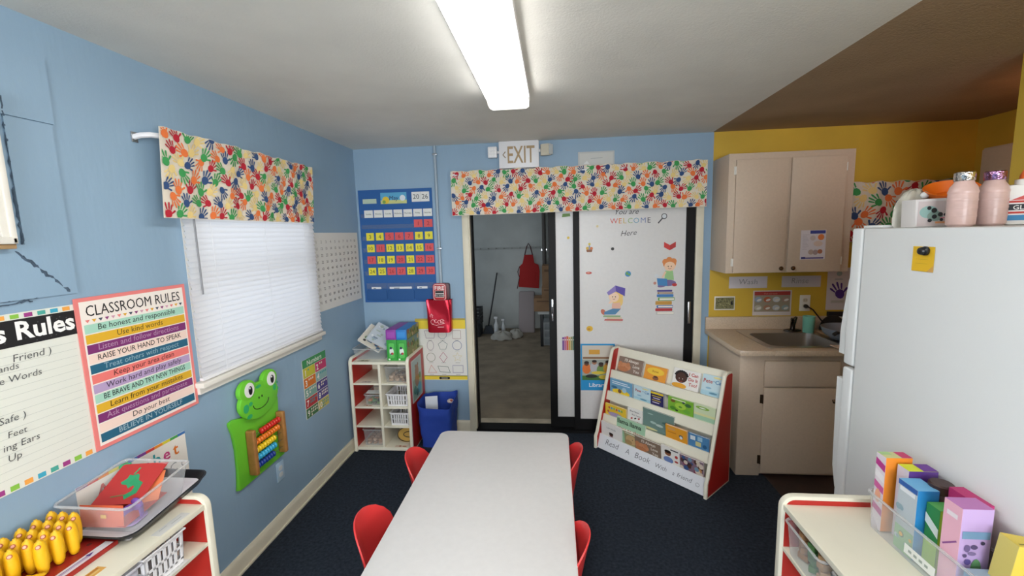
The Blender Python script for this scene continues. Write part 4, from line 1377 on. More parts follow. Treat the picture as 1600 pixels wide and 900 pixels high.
rx = Matrix.Rotation(radians(8), 3, 'Z') @ Matrix.Rotation(radians(34), 3, 'Y') @ Matrix.Rotation(radians(28), 3, 'X')
leaning('spiral-bound picture book sloping down over the corner shelf top', (0.085, 3.190, 0.905), rx, 0.195, 0.225, 'd9d4c6', ['c9a23f', '4f6f8f', '8f8a7a', 'b9553f', '3a3a3a', '6f8f5a'], 5)
rx2 = Matrix.Rotation(radians(4), 3, 'Z') @ Matrix.Rotation(radians(30), 3, 'Y') @ Matrix.Rotation(radians(34), 3, 'X')
leaning('pale spiral-bound book lying on top of the other leaning book', (0.155, 3.185, 0.918), rx2, 0.185, 0.20, 'b9c4cc', ['8fa3b3', 'd9dfe3', '6f7f8f', '9fb0a8'], 8)

# picture in a clear pocket on the red end of the corner shelf
sh = Sheet(0.245, 0.345, 'b9bfbc', 0.002, 0.3)
sh.rect(0.012, 0.012, 0.233, 0.333, '8fa68a', 1).rect(0.012, 0.18, 0.233, 0.333, '9fb8b4', 2).disc(0.12, 0.235, 0.045, '8f6238', 3, 0.055).disc(0.12, 0.165, 0.052, '96683c', 3, 0.06).disc(0.09, 0.285, 0.014, '7c5330', 4).disc(0.15, 0.285, 0.014, '7c5330', 4)
sh.disc(0.06, 0.09, 0.035, '3f7a5a', 4).disc(0.17, 0.08, 0.045, '4f9aa8', 4).disc(0.11, 0.06, 0.03, '2f5a4a', 5).disc(0.19, 0.18, 0.025, '4f7a3f', 4)
wall_sheet(sh, 'picture_pocket', 'animal picture in a clear pocket on the red end of the corner shelf', 'picture', (BSX + 0.487 + 0.001, BSY + 0.055, 0.385), LEFT)

# blue tote bag
t = thing('tote_bag', 'royal blue open tote bag standing between the corner shelf and the door', 'bag', (0.675, 3.335, 0))
m_tote = M('2446a8', 0.75, name='blue_nonwoven', bump=0.15, bscale=25)


def totef(u, v):
    a = 2 * pi * u
    c, s_ = cos(a), sin(a)
    w, d = 0.122 + 0.022 * v, 0.125 + 0.030 * v
    x = w * math.copysign(abs(c) ** 0.28, c)
    y = d * math.copysign(abs(s_) ** 0.28, s_)
    wr = 0.005 * sin(v * 9 + u * 17) + 0.004 * sin(v * 21 - u * 29)
    top = 0.020 * sin(a * 2 + 0.6) + 0.012 * (s_)
    return (x * (1 + wr * 3), y * (1 + wr * 3), v * (0.365 + top * v))


mb = MB().grid(totef, 64, 16, m_tote, 0.003)
mb.add([totef(i / 64, 0.01) for i in range(64)], [list(range(64))], m_tote)
mb.build('body', t, angle=60)
MB().tube([(-0.06, -0.145, 0.34), (-0.06, -0.15, 0.30), (-0.055, -0.14, 0.26)], 0.006, m_tote, 6).build('strap', t)
sh = Sheet(0.10, 0.17, 'd9dfe6', 0.002)
tag(sh.build('paper_card', None, (0.575, 3.305, 0.225), Matrix.Rotation(radians(12), 3, 'Z') @ BACK), 'white card sticking out of the blue tote bag', 'paper')
t = thing('crumpled_wrapper', 'pale crumpled wrapper peeking over the back of the blue tote bag', 'wrapper', (0.765, 3.390, 0.325))
MB().sphere((0, 0, 0), 0.030, 0.022, 0.018, M('d8c9c4', 0.6, noise=0.3, nscale=40)).build('wrapper', t)
MB().sphere((0.01, -0.012, 0.008), 0.012, 0.010, 0.010, M('b9604f', 0.6)).build('red_spot', t)

# =================================================================== SLIDING DOOR: POSTER AND STICKERS
YD = D + 0.021                                            # face of the papered fixed pane
YS = D + 0.0645                                           # face of the papered sliding pane


def decal(sh, label, x, z, y=None, cat='sticker', name='wall_sticker', group=None):
    return tag(sh.build(name, None, (x, (y or YD), z), BACK), label, cat, group)


sh = Sheet(0.285, 0.405, '2293cf', 0.002)
sh.rect(0.013, 0.090, 0.272, 0.392, '9fa59a', 1).rect(0.013, 0.27, 0.272, 0.392, 'cfc9bb', 2).rect(0.07, 0.315, 0.16, 0.355, 'd9a23f', 3).rect(0.02, 0.275, 0.26, 0.292, '8d6a4a', 3)
for x, z, c, sk in ((0.05, 0.235, 'd9742f', '6b432c'), (0.115, 0.245, 'b8b9bc', 'a9785a'), (0.17, 0.225, '6f8f4a', '4a2e20'), (0.225, 0.240, 'c9962f', '8d5a3a')):
    sh.disc(x, z - 0.045, 0.036, c, 4, 0.045).disc(x, z, 0.020, sk, 5).disc(x, z + 0.010, 0.020, '2b1d18', 6, 0.012)
sh.rect(0.013, 0.090, 0.272, 0.130, '3f6f2f', 5).disc(0.09, 0.125, 0.05, '1f2420', 6, 0.016).disc(0.20, 0.118, 0.05, 'c9b23a', 6, 0.018).disc(0.15, 0.155, 0.06, 'd9c23f', 5, 0.014)
sh.text('Library', 0.142, 0.030, 0.050, 'eef3f6', 'c', 0.012, l=1)
decal(sh, 'blue-bordered Library poster on the papered door behind the book rack', 1.863, 0.371, None, 'poster', 'library_poster')


def blank(w, h):
    return Sheet(w, h, base=False, t=0.0004, rough=0.5)


sh = blank(0.3, 0.1)
sh.text('You are', 0.125, 0.0, 0.06, '2a2a2c', 'c', 0, 0.35, 1)
decal(sh, 'black script lettering You are on the papered door, tucked under the valance', 2.115, 1.842, None, 'lettering', 'door_lettering', 'lettering on the papered door')
sh = blank(0.4, 0.1)
for i, (ch, c) in enumerate(zip('WELCOME', ['d9534a', 'e08a3f', 'e0bf4a', '8fb36a', '5f9fb8', '6a7fb0', '2f3340'])):
    sh.text(ch, [0.022, 0.072, 0.108, 0.150, 0.198, 0.252, 0.298][i], 0.0, 0.060, c, 'c', -0.004, 0, 1)
decal(sh, 'multicoloured lettering WELCOME on the papered door', 2.115, 1.770, None, 'lettering', 'door_lettering', 'lettering on the papered door')
sh = blank(0.3, 0.1)
sh.text('Here', 0.140, 0.000, 0.062, '2f2f31', 'c', -0.006, 0.35, 1, rot=0.06)
decal(sh, 'black script lettering Here on the papered door', 2.115, 1.672, None, 'lettering', 'door_lettering', 'lettering on the papered door')
sh = blank(0.1, 0.1)
sh.arc(0.065, 0.062, 0.020, 0, 2 * pi, 0.006, '4a4a4e', 1, n=20).disc(0.065, 0.062, 0.017, 'd3d9dc', 1).line([(0.050, 0.045), (0.020, 0.010)], 0.010, '4a4a4e', 2)
decal(sh, 'magnifying glass sticker beside the word WELCOME', 2.465, 1.755)
sh = blank(0.095, 0.075)
sh.poly([(0, 0.068), (0.046, 0.042), (0.046, 0.0), (0, 0.026)], 'd43a36', 1).poly([(0.092, 0.068), (0.046, 0.042), (0.046, 0.0), (0.092, 0.026)], 'b92f2f', 1)
decal(sh, 'red open book sticker high on the papered door', 2.532, 1.545)


def person_boy(sh):
    sk = 'f4cfae'
    sh.disc(0.108, 0.203, 0.052, 'e08a48', 1, 0.044).disc(0.075, 0.217, 0.024, 'e08a48', 1).disc(0.105, 0.232, 0.024, 'e08a48', 1).disc(0.138, 0.220, 0.025, 'e08a48', 1).disc(0.110, 0.180, 0.043, sk, 2, 0.038).disc(0.148, 0.180, 0.009, sk, 2)
    sh.disc(0.098, 0.180, 0.0045, '33241c', 3).disc(0.122, 0.180, 0.0045, '33241c', 3).arc(0.110, 0.172, 0.012, pi + 0.4, 2 * pi - 0.4, 0.003, 'a04a3c', 3)
    sh.poly([(0.075, 0.145), (0.135, 0.145), (0.145, 0.070), (0.070, 0.070)], '9cc98a', 1).poly([(0.070, 0.140), (0.085, 0.135), (0.060, 0.085), (0.048, 0.092)], sk, 3)
    sh.disc(0.100, 0.045, 0.062, '7c6a9c', 2, 0.026).disc(0.060, 0.030, 0.045, '7c6a9c', 2, 0.017, rot=0.3).disc(0.150, 0.030, 0.020, 'c23a3a', 3, 0.013)
    sh.poly([(0.010, 0.085), (0.090, 0.080), (0.095, 0.020), (0.018, 0.028)], '3f86c0', 4).disc(0.008, 0.105, 0.016, 'd9dde0', 2).disc(-0.005, 0.045, 0.012, 'c98a7a', 2)


sh = blank(0.17, 0.26)
person_boy(sh)
decal(sh, 'sticker of a seated reading boy with orange hair on the door', 2.470, 1.236)
sh = blank(0.16, 0.21)
z = 0.0
for i, (c, h_, x0, x1) in enumerate((('c9c9c4', 0.030, 0.005, 0.150), ('b9333a', 0.026, 0.0, 0.135), ('3a6fb0', 0.026, 0.010, 0.140), ('c9973f', 0.034, 0.0, 0.130), ('5fa04f', 0.030, 0.020, 0.152), ('3f7fc0', 0.026, 0.010, 0.142), ('8f6a4a', 0.018, 0.015, 0.140), ('4a3f8f', 0.018, 0.012, 0.132))):
    sh.prism(rpoly(x0, z, x1, z + h_ - 0.003, min(0.006, h_ * 0.3), 3), 0.0, 0.0006, M(c, 0.5), 'z')
    sh.rect(x0 + 0.012, z + 0.005, x1 - 0.004, z + h_ - 0.009, 'efe9dd' if i % 2 == 0 else c, 1)
    z += h_
decal(sh, 'sticker of a tall stack of books under the seated boy sticker', 2.472, 1.020)
sh = blank(0.2, 0.32)
sk = 'f8d8bb'
sh.disc(0.125, 0.225, 0.058, 'f3cd78', 1, 0.062).disc(0.160, 0.185, 0.022, 'f3cd78', 1, 0.045).disc(0.110, 0.215, 0.040, sk, 2).disc(0.098, 0.218, 0.0045, '33241c', 3).disc(0.120, 0.218, 0.0045, '33241c', 3).arc(0.108, 0.207, 0.010, pi + 0.4, 2 * pi - 0.4, 0.003, 'a04a3c', 3)
sh.poly([(0.050, 0.255), (0.120, 0.312), (0.125, 0.262), (0.065, 0.230)], '8f7fc4', 4).poly([(0.120, 0.312), (0.200, 0.288), (0.196, 0.222), (0.125, 0.262)], '5b4aa8', 4)
sh.poly([(0.095, 0.165), (0.160, 0.170), (0.165, 0.115), (0.090, 0.110)], 'e9b8a0', 2).poly([(0.100, 0.120), (0.165, 0.118), (0.120, 0.070), (0.030, 0.070), (0.030, 0.092)], '4f86b0', 3)
sh.disc(0.022, 0.092, 0.018, 'c9715a', 3, 0.026, rot=0.5).disc(0.088, 0.178, 0.026, sk, 3, 0.010, rot=0.6)
for i, (x0, x1, c) in enumerate(((0.045, 0.175, 'd9d4c9'), (0.030, 0.180, 'c9605a'), (0.050, 0.172, 'd9c9a4'), (0.020, 0.160, '8fae7f'))):
    sh.poly([(x0, 0.004 + i * 0.015), (x1, 0.0 + i * 0.016), (x1 + 0.004, 0.013 + i * 0.016), (x0 + 0.006, 0.018 + i * 0.015)], c, 2)
decal(sh, 'sticker of a seated blonde girl under a purple book on the door', 2.030, 0.955)
for lab, x, z, kind in (('small rubber-stamp tower sticker near the left edge of the papered door', 1.915, 1.545, 0), ('round black dot sticker below the word WELCOME', 2.112, 1.552, 1), ('small flat red sticker on the left of the papered door', 1.910, 1.362, 2),
                        ('round blue and green globe sticker in the middle of the papered door', 2.225, 1.335, 3), ('round yellow sticker above the Library poster', 1.910, 0.880, 4), ('tiny yellow sticker left of the door lettering', 1.995, 1.742, 5)):
    s = blank(0.06, 0.06)
    if kind == 0:
        s.poly([(0.0, 0.02), (0.05, 0.02), (0.045, 0.0), (0.005, 0.0)], '8d5a3a', 1).disc(0.010, 0.032, 0.012, 'd9b23f', 2).disc(0.042, 0.030, 0.012, 'd97a3f', 2).poly([(0.016, 0.02), (0.036, 0.02), (0.026, 0.085)], '8f9fb8', 1).disc(0.026, 0.065, 0.010, 'd9c24a', 2)
    elif kind == 1:
        s.disc(0.015, 0.015, 0.013, '2f302f', 1)
    elif kind == 2:
        s.disc(0.025, 0.012, 0.025, 'c9564a', 1, 0.011).disc(0.022, 0.014, 0.012, 'e09a84', 2, 0.005)
    elif kind == 3:
        s.disc(0.026, 0.026, 0.024, '3f8fc9', 1).disc(0.018, 0.030, 0.010, '6fae5a', 2, 0.013).disc(0.036, 0.020, 0.009, '6fae5a', 2)
    elif kind == 4:
        s.disc(0.030, 0.026, 0.027, 'e6b72f', 1, 0.024).disc(0.024, 0.022, 0.012, 'c98f2a', 2, 0.008)
    else:
        s.disc(0.010, 0.010, 0.010, 'e0cf9a', 1)
    decal(s, lab, x, z)
s = blank(0.11, 0.13)
for i, c in enumerate(('6f3f8f', 'b95f8f', 'cf5a3f', 'c9a23f', '8f8f5f', '4f7a6a')):
    s.rect(0.004 + i * 0.018, 0.004, 0.020 + i * 0.018, 0.118 + (i % 3) * 0.004, c, 1).rect(0.007 + i * 0.018, 0.09, 0.017 + i * 0.018, 0.10, 'e6dfd0', 2)
decal(s, 'row of coloured book spines sticker on the narrow papered pane', 1.708, 0.705, YS)
s = blank(0.05, 0.05)
s.disc(0.012, 0.010, 0.011, 'd9b93f', 1)
decal(s, 'tiny yellow sticker on the narrow papered pane', 1.760, 1.655, YS)
s = blank(0.09, 0.05)
s.poly([(0.0, 0.02), (0.07, 0.025), (0.065, 0.05), (0.005, 0.048)], '6f9a4a', 1)
decal(s, 'small green leaf sticker at the top of the narrow papered pane', 1.722, 1.815, YS)

# =================================================================== BOOKS IN THE DISPLAY
up_l = Vector((0, sl, 1)).normalized()
out_l = Vector((0, -1, sl)).normalized()
BOOKM = BR @ Matrix(((1, 0, 0), (0, up_l.y, out_l.y), (0, up_l.z, out_l.z)))
# depth offset behind the lip


def book(label, x0, z0, w, h, cov, art, tilt=0.0, d0=0.014, d1=0.020, th=0.010):
    """x0, z0: lower left corner on the sloping face of the rack; d0/d1: depth of the cover from the face at its foot / its top"""
    zt = z0 + h * 0.95
    p = Vector((x0 + 0.012, ys(z0) + d0, z0))
    u = Vector((0, ys(zt) + d1 - p.y, zt - z0)).normalized()
    o_ = Vector((0, -u.z, u.y))
    rot = BR @ Matrix(((1, 0, 0), (0, u.y, o_.y), (0, u.z, o_.z))) @ Matrix.Rotation(tilt, 3, 'Z')
    t = thing('picture_book', label, 'book', Vector(BD) + BR @ p, rot, 'picture books in the display rack')
    s = Sheet(w, h, cov, 0.002, 0.4)
    art(s, w, h)
    s.build('front_cover', t)
    MB().box((0.002, 0.002, -th), (w - 0.002, h - 0.002, 0.0), m_paperw).box((0, 0, -th - 0.002), (w, h, -th), M(cov, 0.4)).box((-0.001, 0, -th - 0.002), (0.002, h, 0.001), M(cov, 0.4)).build('page_block', t)


def art_love(s, w, h):
    s.disc(w * 0.28, h * 0.36, w * 0.27, 'c98a63', 1, h * 0.26).disc(w * 0.10, h * 0.50, w * 0.09, 'c08058', 2).disc(w * 0.42, h * 0.52, w * 0.08, 'c08058', 2).disc(w * 0.24, h * 0.20, w * 0.22, 'b9774f', 2, h * 0.16).disc(w * 0.30, h * 0.36, w * 0.012, '33241c', 3)
    s.text("I'll Always", w * 0.54, h * 0.72, h * 0.27, 'efe6da', 'c', 0.012, l=3, maxw=w * 0.86).text('Love', w * 0.76, h * 0.42, h * 0.27, 'efe6da', 'c', 0.012, l=3, maxw=w * 0.44).text('You', w * 0.78, h * 0.12, h * 0.27, 'efe6da', 'c', 0.012, l=3, maxw=w * 0.40)


def art_yel(s, w, h):
    s.disc(w * 0.5, h * 0.62, w * 0.40, 'f0c63f', 1, h * 0.26).text('Bones', w * 0.5, h * 0.56, h * 0.20, 'b9772a', 'c', 0.01, l=3, maxw=w * 0.7).disc(w * 0.55, h * 0.16, w * 0.14, '8d5a3a', 2, h * 0.14).disc(w * 0.55, h * 0.26, w * 0.10, '4a2e20', 3, h * 0.06)


def art_can(s, w, h):
    s.disc(w * 0.28, h * 0.10, w * 0.28, 'e0a12f', 1, h * 0.14).disc(w * 0.32, h * 0.55, w * 0.23, '4a2c22', 2, h * 0.29)
    for k in range(9):
        a = 0.3 + 2.6 * k / 8
        s.disc(w * 0.32 + w * 0.22 * cos(a), h * 0.60 + h * 0.27 * sin(a), w * 0.055, '1c1414', 3, h * 0.06)
    s.disc(w * 0.25, h * 0.48, w * 0.015, 'ece7df', 3).disc(w * 0.38, h * 0.48, w * 0.015, 'ece7df', 3).arc(w * 0.32, h * 0.40, w * 0.06, pi + 0.3, 2 * pi - 0.3, 0.003, 'b9564a', 4)
    s.text('I Can', w * 0.76, h * 0.72, h * 0.24, 'b9342f', 'c', 0.02, l=3, maxw=w * 0.42).text('Do It', w * 0.77, h * 0.46, h * 0.24, 'b9342f', 'c', 0.02, l=3, maxw=w * 0.42).text('Too!', w * 0.78, h * 0.20, h * 0.24, 'b9342f', 'c', 0.015, l=3, maxw=w * 0.36)


def art_pete(s, w, h):
    s.rect(0, 0, w, h * 0.22, 'a9cfdc', 1).text('Pete', w * 0.28, h * 0.60, h * 0.26, 'b9443f', 'c', 0.015, l=3, maxw=w * 0.46).text('the', w * 0.57, h * 0.68, h * 0.10, '3f6f9a', 'c', l=3).text('Cat', w * 0.80, h * 0.60, h * 0.26, '3f7fb0', 'c', 0.015, l=3, maxw=w * 0.34)
    s.disc(w * 0.7, h * 0.9, w * 0.2, 'e6dc9a', 2, h * 0.05).disc(w * 0.35, h * 0.35, w * 0.14, '8fb9cf', 2, h * 0.05).disc(w * 0.6, h * 0.12, w * 0.2, '5f8fa8', 2, h * 0.05)


def art_blueyel(s, w, h):
    s.disc(w * 0.5, h * 0.12, w * 0.40, 'e9c83a', 1, h * 0.22).rect(w * 0.1, h * 0.66, w * 0.9, h * 0.72, 'dfeaf0', 1).rect(w * 0.1, h * 0.80, w * 0.8, h * 0.86, 'dfeaf0', 1).disc(w * 0.2, h * 0.4, w * 0.14, '3f6f8f', 2, h * 0.10).disc(w * 0.65, h * 0.36, w * 0.10, 'a9c9d9', 2).disc(w * 0.45, h * 0.2, w * 0.08, '7a5a3f', 3)


def art_navy(s, w, h):
    for k, (a, b) in enumerate(((0.12, 0.85), (0.2, 0.75), (0.12, 0.8), (0.15, 0.7))):
        s.rect(w * a, h * (0.68 - 0.16 * k), w * b, h * (0.74 - 0.16 * k), 'd9cfe0' if k % 2 else 'e0c23f', 1)
    s.rect(0, h * 0.86, w, h, 'e3c531', 1)


def art_green(s, w, h):
    for x, y, r, c in ((0.2, 0.25, 0.12, '4f8a2f'), (0.5, 0.5, 0.22, 'a9d04a'), (0.8, 0.7, 0.12, '3f6a3f'), (0.75, 0.25, 0.14, '6fae3f'), (0.2, 0.75, 0.10, '7a5f2f'), (0.35, 0.15, 0.06, '2b3a24'), (0.62, 0.80, 0.06, '2f3f55'), (0.5, 0.45, 0.07, '5f9a3a')):
        s.disc(w * x, h * y, w * r, c, 1 + int(r * 20) % 3, h * r)
    s.rect(w * 0.15, h * 0.86, w * 0.7, h * 0.93, 'dfe9c0', 4)


def art_pale(s, w, h):
    s.rect(0, 0, w, h * 0.30, 'a9cfb0', 1).disc(w * 0.4, h * 0.80, w * 0.32, '8fb94a', 2, h * 0.10).disc(w * 0.4, h * 0.80, w * 0.16, 'e6ebe0', 3, h * 0.04).rect(0, h * 0.30, w, h * 0.45, 'dfe0a4', 1)


def art_yelpur(s, w, h):
    s.disc(w * 0.5, h * 0.18, w * 0.36, 'a596b9', 1, h * 0.2).rect(w * 0.18, h * 0.66, w * 0.82, h * 0.78, 'd9c9a0', 1)
    for k in range(6):
        s.disc(w * (0.2 + 0.12 * k), h * 0.70, w * 0.05, ['c9604f', '5f9fb8', '8fae5a'][k % 3], 2)
    s.disc(w * 0.15, h * 0.35, w * 0.05, 'c9604f', 2)


def art_wrw(s, w, h):
    s.text('Blue Hoots,', w * 0.5, h * 0.78, h * 0.15, '3a3a3e', 'c', l=3, maxw=w * 0.8).text('Red Toots', w * 0.62, h * 0.56, h * 0.15, '3a3a3e', 'c', l=3, maxw=w * 0.6)
    for x, y, c in ((0.3, 0.35, 'b93a34'), (0.55, 0.40, '2b2b2f'), (0.8, 0.45, 'b93a34'), (0.4, 0.12, '2b2b2f'), (0.7, 0.15, 'b93a34')):
        s.disc(w * x, h * y, w * 0.08, c, 1, h * 0.05, rot=0.6)


def art_teal(s, w, h):
    s.disc(w * 0.25, h * 0.80, w * 0.10, '9fb9b0', 1, h * 0.03).disc(w * 0.75, h * 0.55, w * 0.12, '4f6f68', 1, h * 0.06).disc(w * 0.35, h * 0.40, w * 0.10, 'a9c0b8', 1, h * 0.06).disc(w * 0.55, h * 0.35, w * 0.12, 'b9c9c0', 2, h * 0.06).disc(w * 0.2, h * 0.06, w * 0.3, 'd9d39a', 2, h * 0.06)


def art_orange(s, w, h):
    s.rect(w * 0.12, h * 0.72, w * 0.45, h * 0.86, 'd9a06a', 1).disc(w * 0.72, h * 0.42, w * 0.10, '5f5f62', 1, h * 0.14).disc(w * 0.72, h * 0.36, w * 0.07, 'dfe3e4', 2).rect(w * 0.1, h * 0.5, w * 0.5, h * 0.55, 'b9691f', 1)


def art_sky(s, w, h):
    s.rect(w * 0.1, h * 0.55, w * 0.34, h * 0.86, 'dfe6ea', 1).rect(w * 0.45, h * 0.60, w * 0.68, h * 0.92, '9fc4d8', 1).rect(w * 0.36, h * 0.18, w * 0.62, h * 0.52, 'd0c98f', 2).disc(w * 0.8, h * 0.3, w * 0.1, '2f5f8a', 2, h * 0.15)


def art_iam(s, w, h):
    s.text('I AM KIND', w * 0.5, h * 0.62, h * 0.16, '8a8f94', 'c', l=2, maxw=w * 0.7).disc(w * 0.5, h * 0.26, w * 0.10, '5a3626', 2, h * 0.12).disc(w * 0.5, h * 0.35, w * 0.11, '241814', 3, h * 0.06).disc(w * 0.5, h * 0.05, w * 0.14, 'b9a0b0', 1, h * 0.10)


def art_llama(s, w, h):
    s.text('llama llama', w * 0.45, h * 0.76, h * 0.27, '1f2420', 'c', 0.014, l=3, maxw=w * 0.84).text('time to share', w * 0.50, h * 0.46, h * 0.25, 'a8412f', 'c', 0.014, l=3, maxw=w * 0.88).disc(w * 0.8, h * 0.2, w * 0.15, 'd9cf8a', 1)


def art_bear(s, w, h):
    s.disc(w * 0.5, h * 0.55, w * 0.40, 'c9a878', 1, h * 0.40).disc(w * 0.3, h * 0.30, w * 0.25, 'a98a5f', 2, h * 0.2).disc(w * 0.6, h * 0.6, w * 0.03, '33241c', 3)


def art_boy(s, w, h):
    s.disc(w * 0.38, h * 0.20, w * 0.26, '6f86b9', 1, h * 0.20).disc(w * 0.36, h * 0.62, w * 0.17, '8a5638', 2, h * 0.16).disc(w * 0.36, h * 0.72, w * 0.18, '241814', 3, h * 0.10).disc(w * 0.8, h * 0.55, w * 0.08, 'b93a34', 1).disc(w * 0.8, h * 0.25, w * 0.10, 'b93a34', 1, h * 0.06).rect(w * 0.5, h * 0.86, w * 0.9, h * 0.93, '3a3a3e', 1)


def art_multi(s, w, h):
    rq = random.Random(21)
    for i in range(26):
        s.disc(rq.uniform(0.08, 0.92) * w, rq.uniform(0.08, 0.92) * h, w * rq.uniform(0.05, 0.12), rq.choice(['8a3f5a', '3f5a8a', 'c98f5a', '5a3a2f', 'd9c9b9', '7a9ab0', '33293a']), 1 + i % 4)


Zr = [0.106, 0.264, 0.441, 0.604]
bks = [
    ("brown picture book titled I'll Always Love You at the rack's top left", 0.045, 3, 0.222, 0.118, '8a7466', art_love, 0),
    ('orange and yellow picture book in the top row of the rack', 0.290, 3, 0.180, 0.105, 'e79a35', art_yel, 0),
    ('white picture book titled I Can Do It Too! in the top row', 0.520, 3, 0.196, 0.132, 'e9e6e0', art_can, 0),
    ("pale blue book titled Pete the Cat at the rack's top right", 0.735, 3, 0.140, 0.136, 'c3dbe2', art_pete, 0.02),
    ("blue book with a yellow base at the left of the rack's second row", 0.026, 2, 0.208, 0.108, '6fa3c4', art_blueyel, 0),
    ('pale blue book titled Pete the Cat in the second row of the rack', 0.246, 2, 0.146, 0.108, 'c3dbe2', art_pete, 0),
    ('dark navy and yellow book in the second row of the rack', 0.394, 2, 0.102, 0.100, '2f2a5f', art_navy, 0),
    ('bright green picture book in the second row of the rack', 0.534, 2, 0.186, 0.104, '7fb53a', art_green, 0),
    ("pale green and yellow book at the right of the rack's second row", 0.724, 2, 0.146, 0.108, 'd3dfb9', art_pale, 0),
    ("yellow book with a purple shape at the left of the rack's third row", 0.022, 1, 0.196, 0.092, 'e6c03a', art_yelpur, 0),
    ('white book with red and black spots in the third row of the rack', 0.228, 1, 0.126, 0.118, 'e9e6e0', art_wrw, 0),
    ('large grey-green book in the middle of the third row', 0.356, 1, 0.246, 0.150, '6f8a83', art_teal, 0),
    ('plain orange book in the third row of the rack', 0.556, 1, 0.158, 0.100, 'e8a02f', art_orange, 0),
    ("blue book with pale panels at the right of the rack's third row", 0.718, 1, 0.142, 0.092, '4f86b5', art_sky, 0),
    ('white book with a small portrait at the left of the bottom row', 0.020, 0, 0.190, 0.118, 'e3dfdb', art_iam, -0.03),
    ('mint green book titled llama llama time to share in the bottom row', 0.150, 0, 0.250, 0.186, 'a3c9a8', art_llama, 0),
    ('tan book with a large brown animal shape in the bottom row', 0.240, 0, 0.120, 0.096, '9a9a6f', art_bear, 0),
    ("brown book titled I'll Always Love You in the bottom row of the rack", 0.336, 0, 0.212, 0.108, '84705f', art_love, 0),
    ('white book with a small boy in blue in the bottom row', 0.550, 0, 0.142, 0.118, 'e9e6e0', art_boy, 0),
    ("multicoloured crowded book at the right of the rack's bottom row", 0.690, 0, 0.162, 0.106, '8a6f7f', art_multi, 0),
]
for k, (lab, x, r_, w, h, c, f, tl) in enumerate(bks):
    rear = 'large grey-green' in lab or 'llama' in lab or 'small portrait' in lab
    front = r_ == 0 and not rear or 'plain orange' in lab
    d0, d1 = (0.014, -0.027)
    if r_ == 3:
        d0, d1 = 0.014, 0.022
    elif front:
        d0, d1 = 0.013, -0.042
    elif rear:
        d0, d1 = 0.028, -0.027
    if 'small portrait' in lab:
        d0, d1 = 0.013, -0.042
    if 'tan book' in lab:
        d0, d1 = 0.021, -0.034
    zb = Zr[r_] - 0.040
    book(lab, x, zb, w, h + 0.040, c, (lambda s, w_, h_, f=f: (setattr(s, 'X', Matrix.Translation((0, 0.040, 0))), f(s, w_, h_ - 0.040))), tl, d0, d1)

# handwritten sign on the rack
pl = Vector((0.022, ys(0.010) - 0.0135, 0.006))
sh = Sheet(0.868, 0.112, 'dfe1e6', 0.0012)
for wd, x, sz in (('Read', 0.13, 0.062), ('A', 0.27, 0.055), ('Book', 0.40, 0.060), ('With', 0.55, 0.045), ('a', 0.645, 0.040), ('friend', 0.725, 0.045)):
    sh.text(wd, x, 0.046 - 0.002 * (x > 0.5), sz, '43464e', 'c', -0.010, 0.18, 1)
sh.arc(0.815, 0.050, 0.012, 0, 2 * pi, 0.002, '6a6d74', 1).arc(0.815, 0.050, 0.006, pi + 0.3, 2 * pi - 0.3, 0.0015, '8a8d94', 1)
tag(sh.build('handwritten_sign', None, Vector(BD) + BR @ pl, BOOKM), 'white paper sign reading Read A Book With a friend on the rack', 'sign')

# =================================================================== STORAGE ROOM
t = thing('coat_rack', 'pale strip of wall hooks on the storage room wall', 'coat rack', (0.12, 7.599, 1.44))
MB().box((0, -0.012, 0), (1.30, 0, 0.035), M('a7aaa6', 0.7), 0.002).build('rail', t)
for i in range(9):
    MB().tube([(0.08 + i * 0.142, -0.012, 0.02), (0.08 + i * 0.142, -0.035, 0.008), (0.08 + i * 0.142, -0.045, 0.024)], 0.006, M('8f928f', 0.6), 6).build('hook', t)
t = thing('apron', 'red apron hanging on the storage room wall', 'apron', (1.205, 7.55, 0.735))
m_ap = M('a8201f', 0.85, name='red_canvas', bump=0.2, bscale=12)
pts = [(-0.19, 0.03), (0.17, 0.0), (0.19, 0.30), (0.17, 0.42), (0.10, 0.45), (0.075, 0.60), (-0.075, 0.60), (-0.11, 0.45), (-0.16, 0.40)]
MB().prism(pts, -0.018, 0.0, m_ap, 'y', 0.006).prism([(-0.10, 0.14), (0.11, 0.13), (0.11, 0.28), (-0.10, 0.29)], -0.024, -0.016, m_ap, 'y', 0.003).build('body', t)
MB().tube([(-0.07, -0.01, 0.59), (-0.03, -0.012, 0.74), (0.0, -0.01, 0.80), (0.035, -0.012, 0.74), (0.07, -0.01, 0.59)], 0.010, M('4a2226', 0.8), 6).build('neck_strap', t)
MB().tube([(-0.16, -0.01, 0.40), (-0.20, -0.012, 0.30), (-0.17, -0.015, 0.20), (-0.215, -0.012, 0.0)], 0.008, M('4a2226', 0.8), 6).build('tie', t)
m_kraft = M('8f6f50', 0.8, name='brown_cardboard', noise=0.15, nscale=6)
t = thing('work_table', 'small table with black legs holding cartons in the storage room', 'table', (1.40, 6.30, 0))
MB().box((0, 0, 0.50), (0.75, 0.50, 0.535), M('b9bab6', 0.5), 0.004).build('tabletop', t)
for x in (0.03, 0.68):
    for y in (0.03, 0.43):
        MB().box((x, y, 0), (x + 0.045, y + 0.045, 0.50), m_dark, 0.003).build('leg', t)
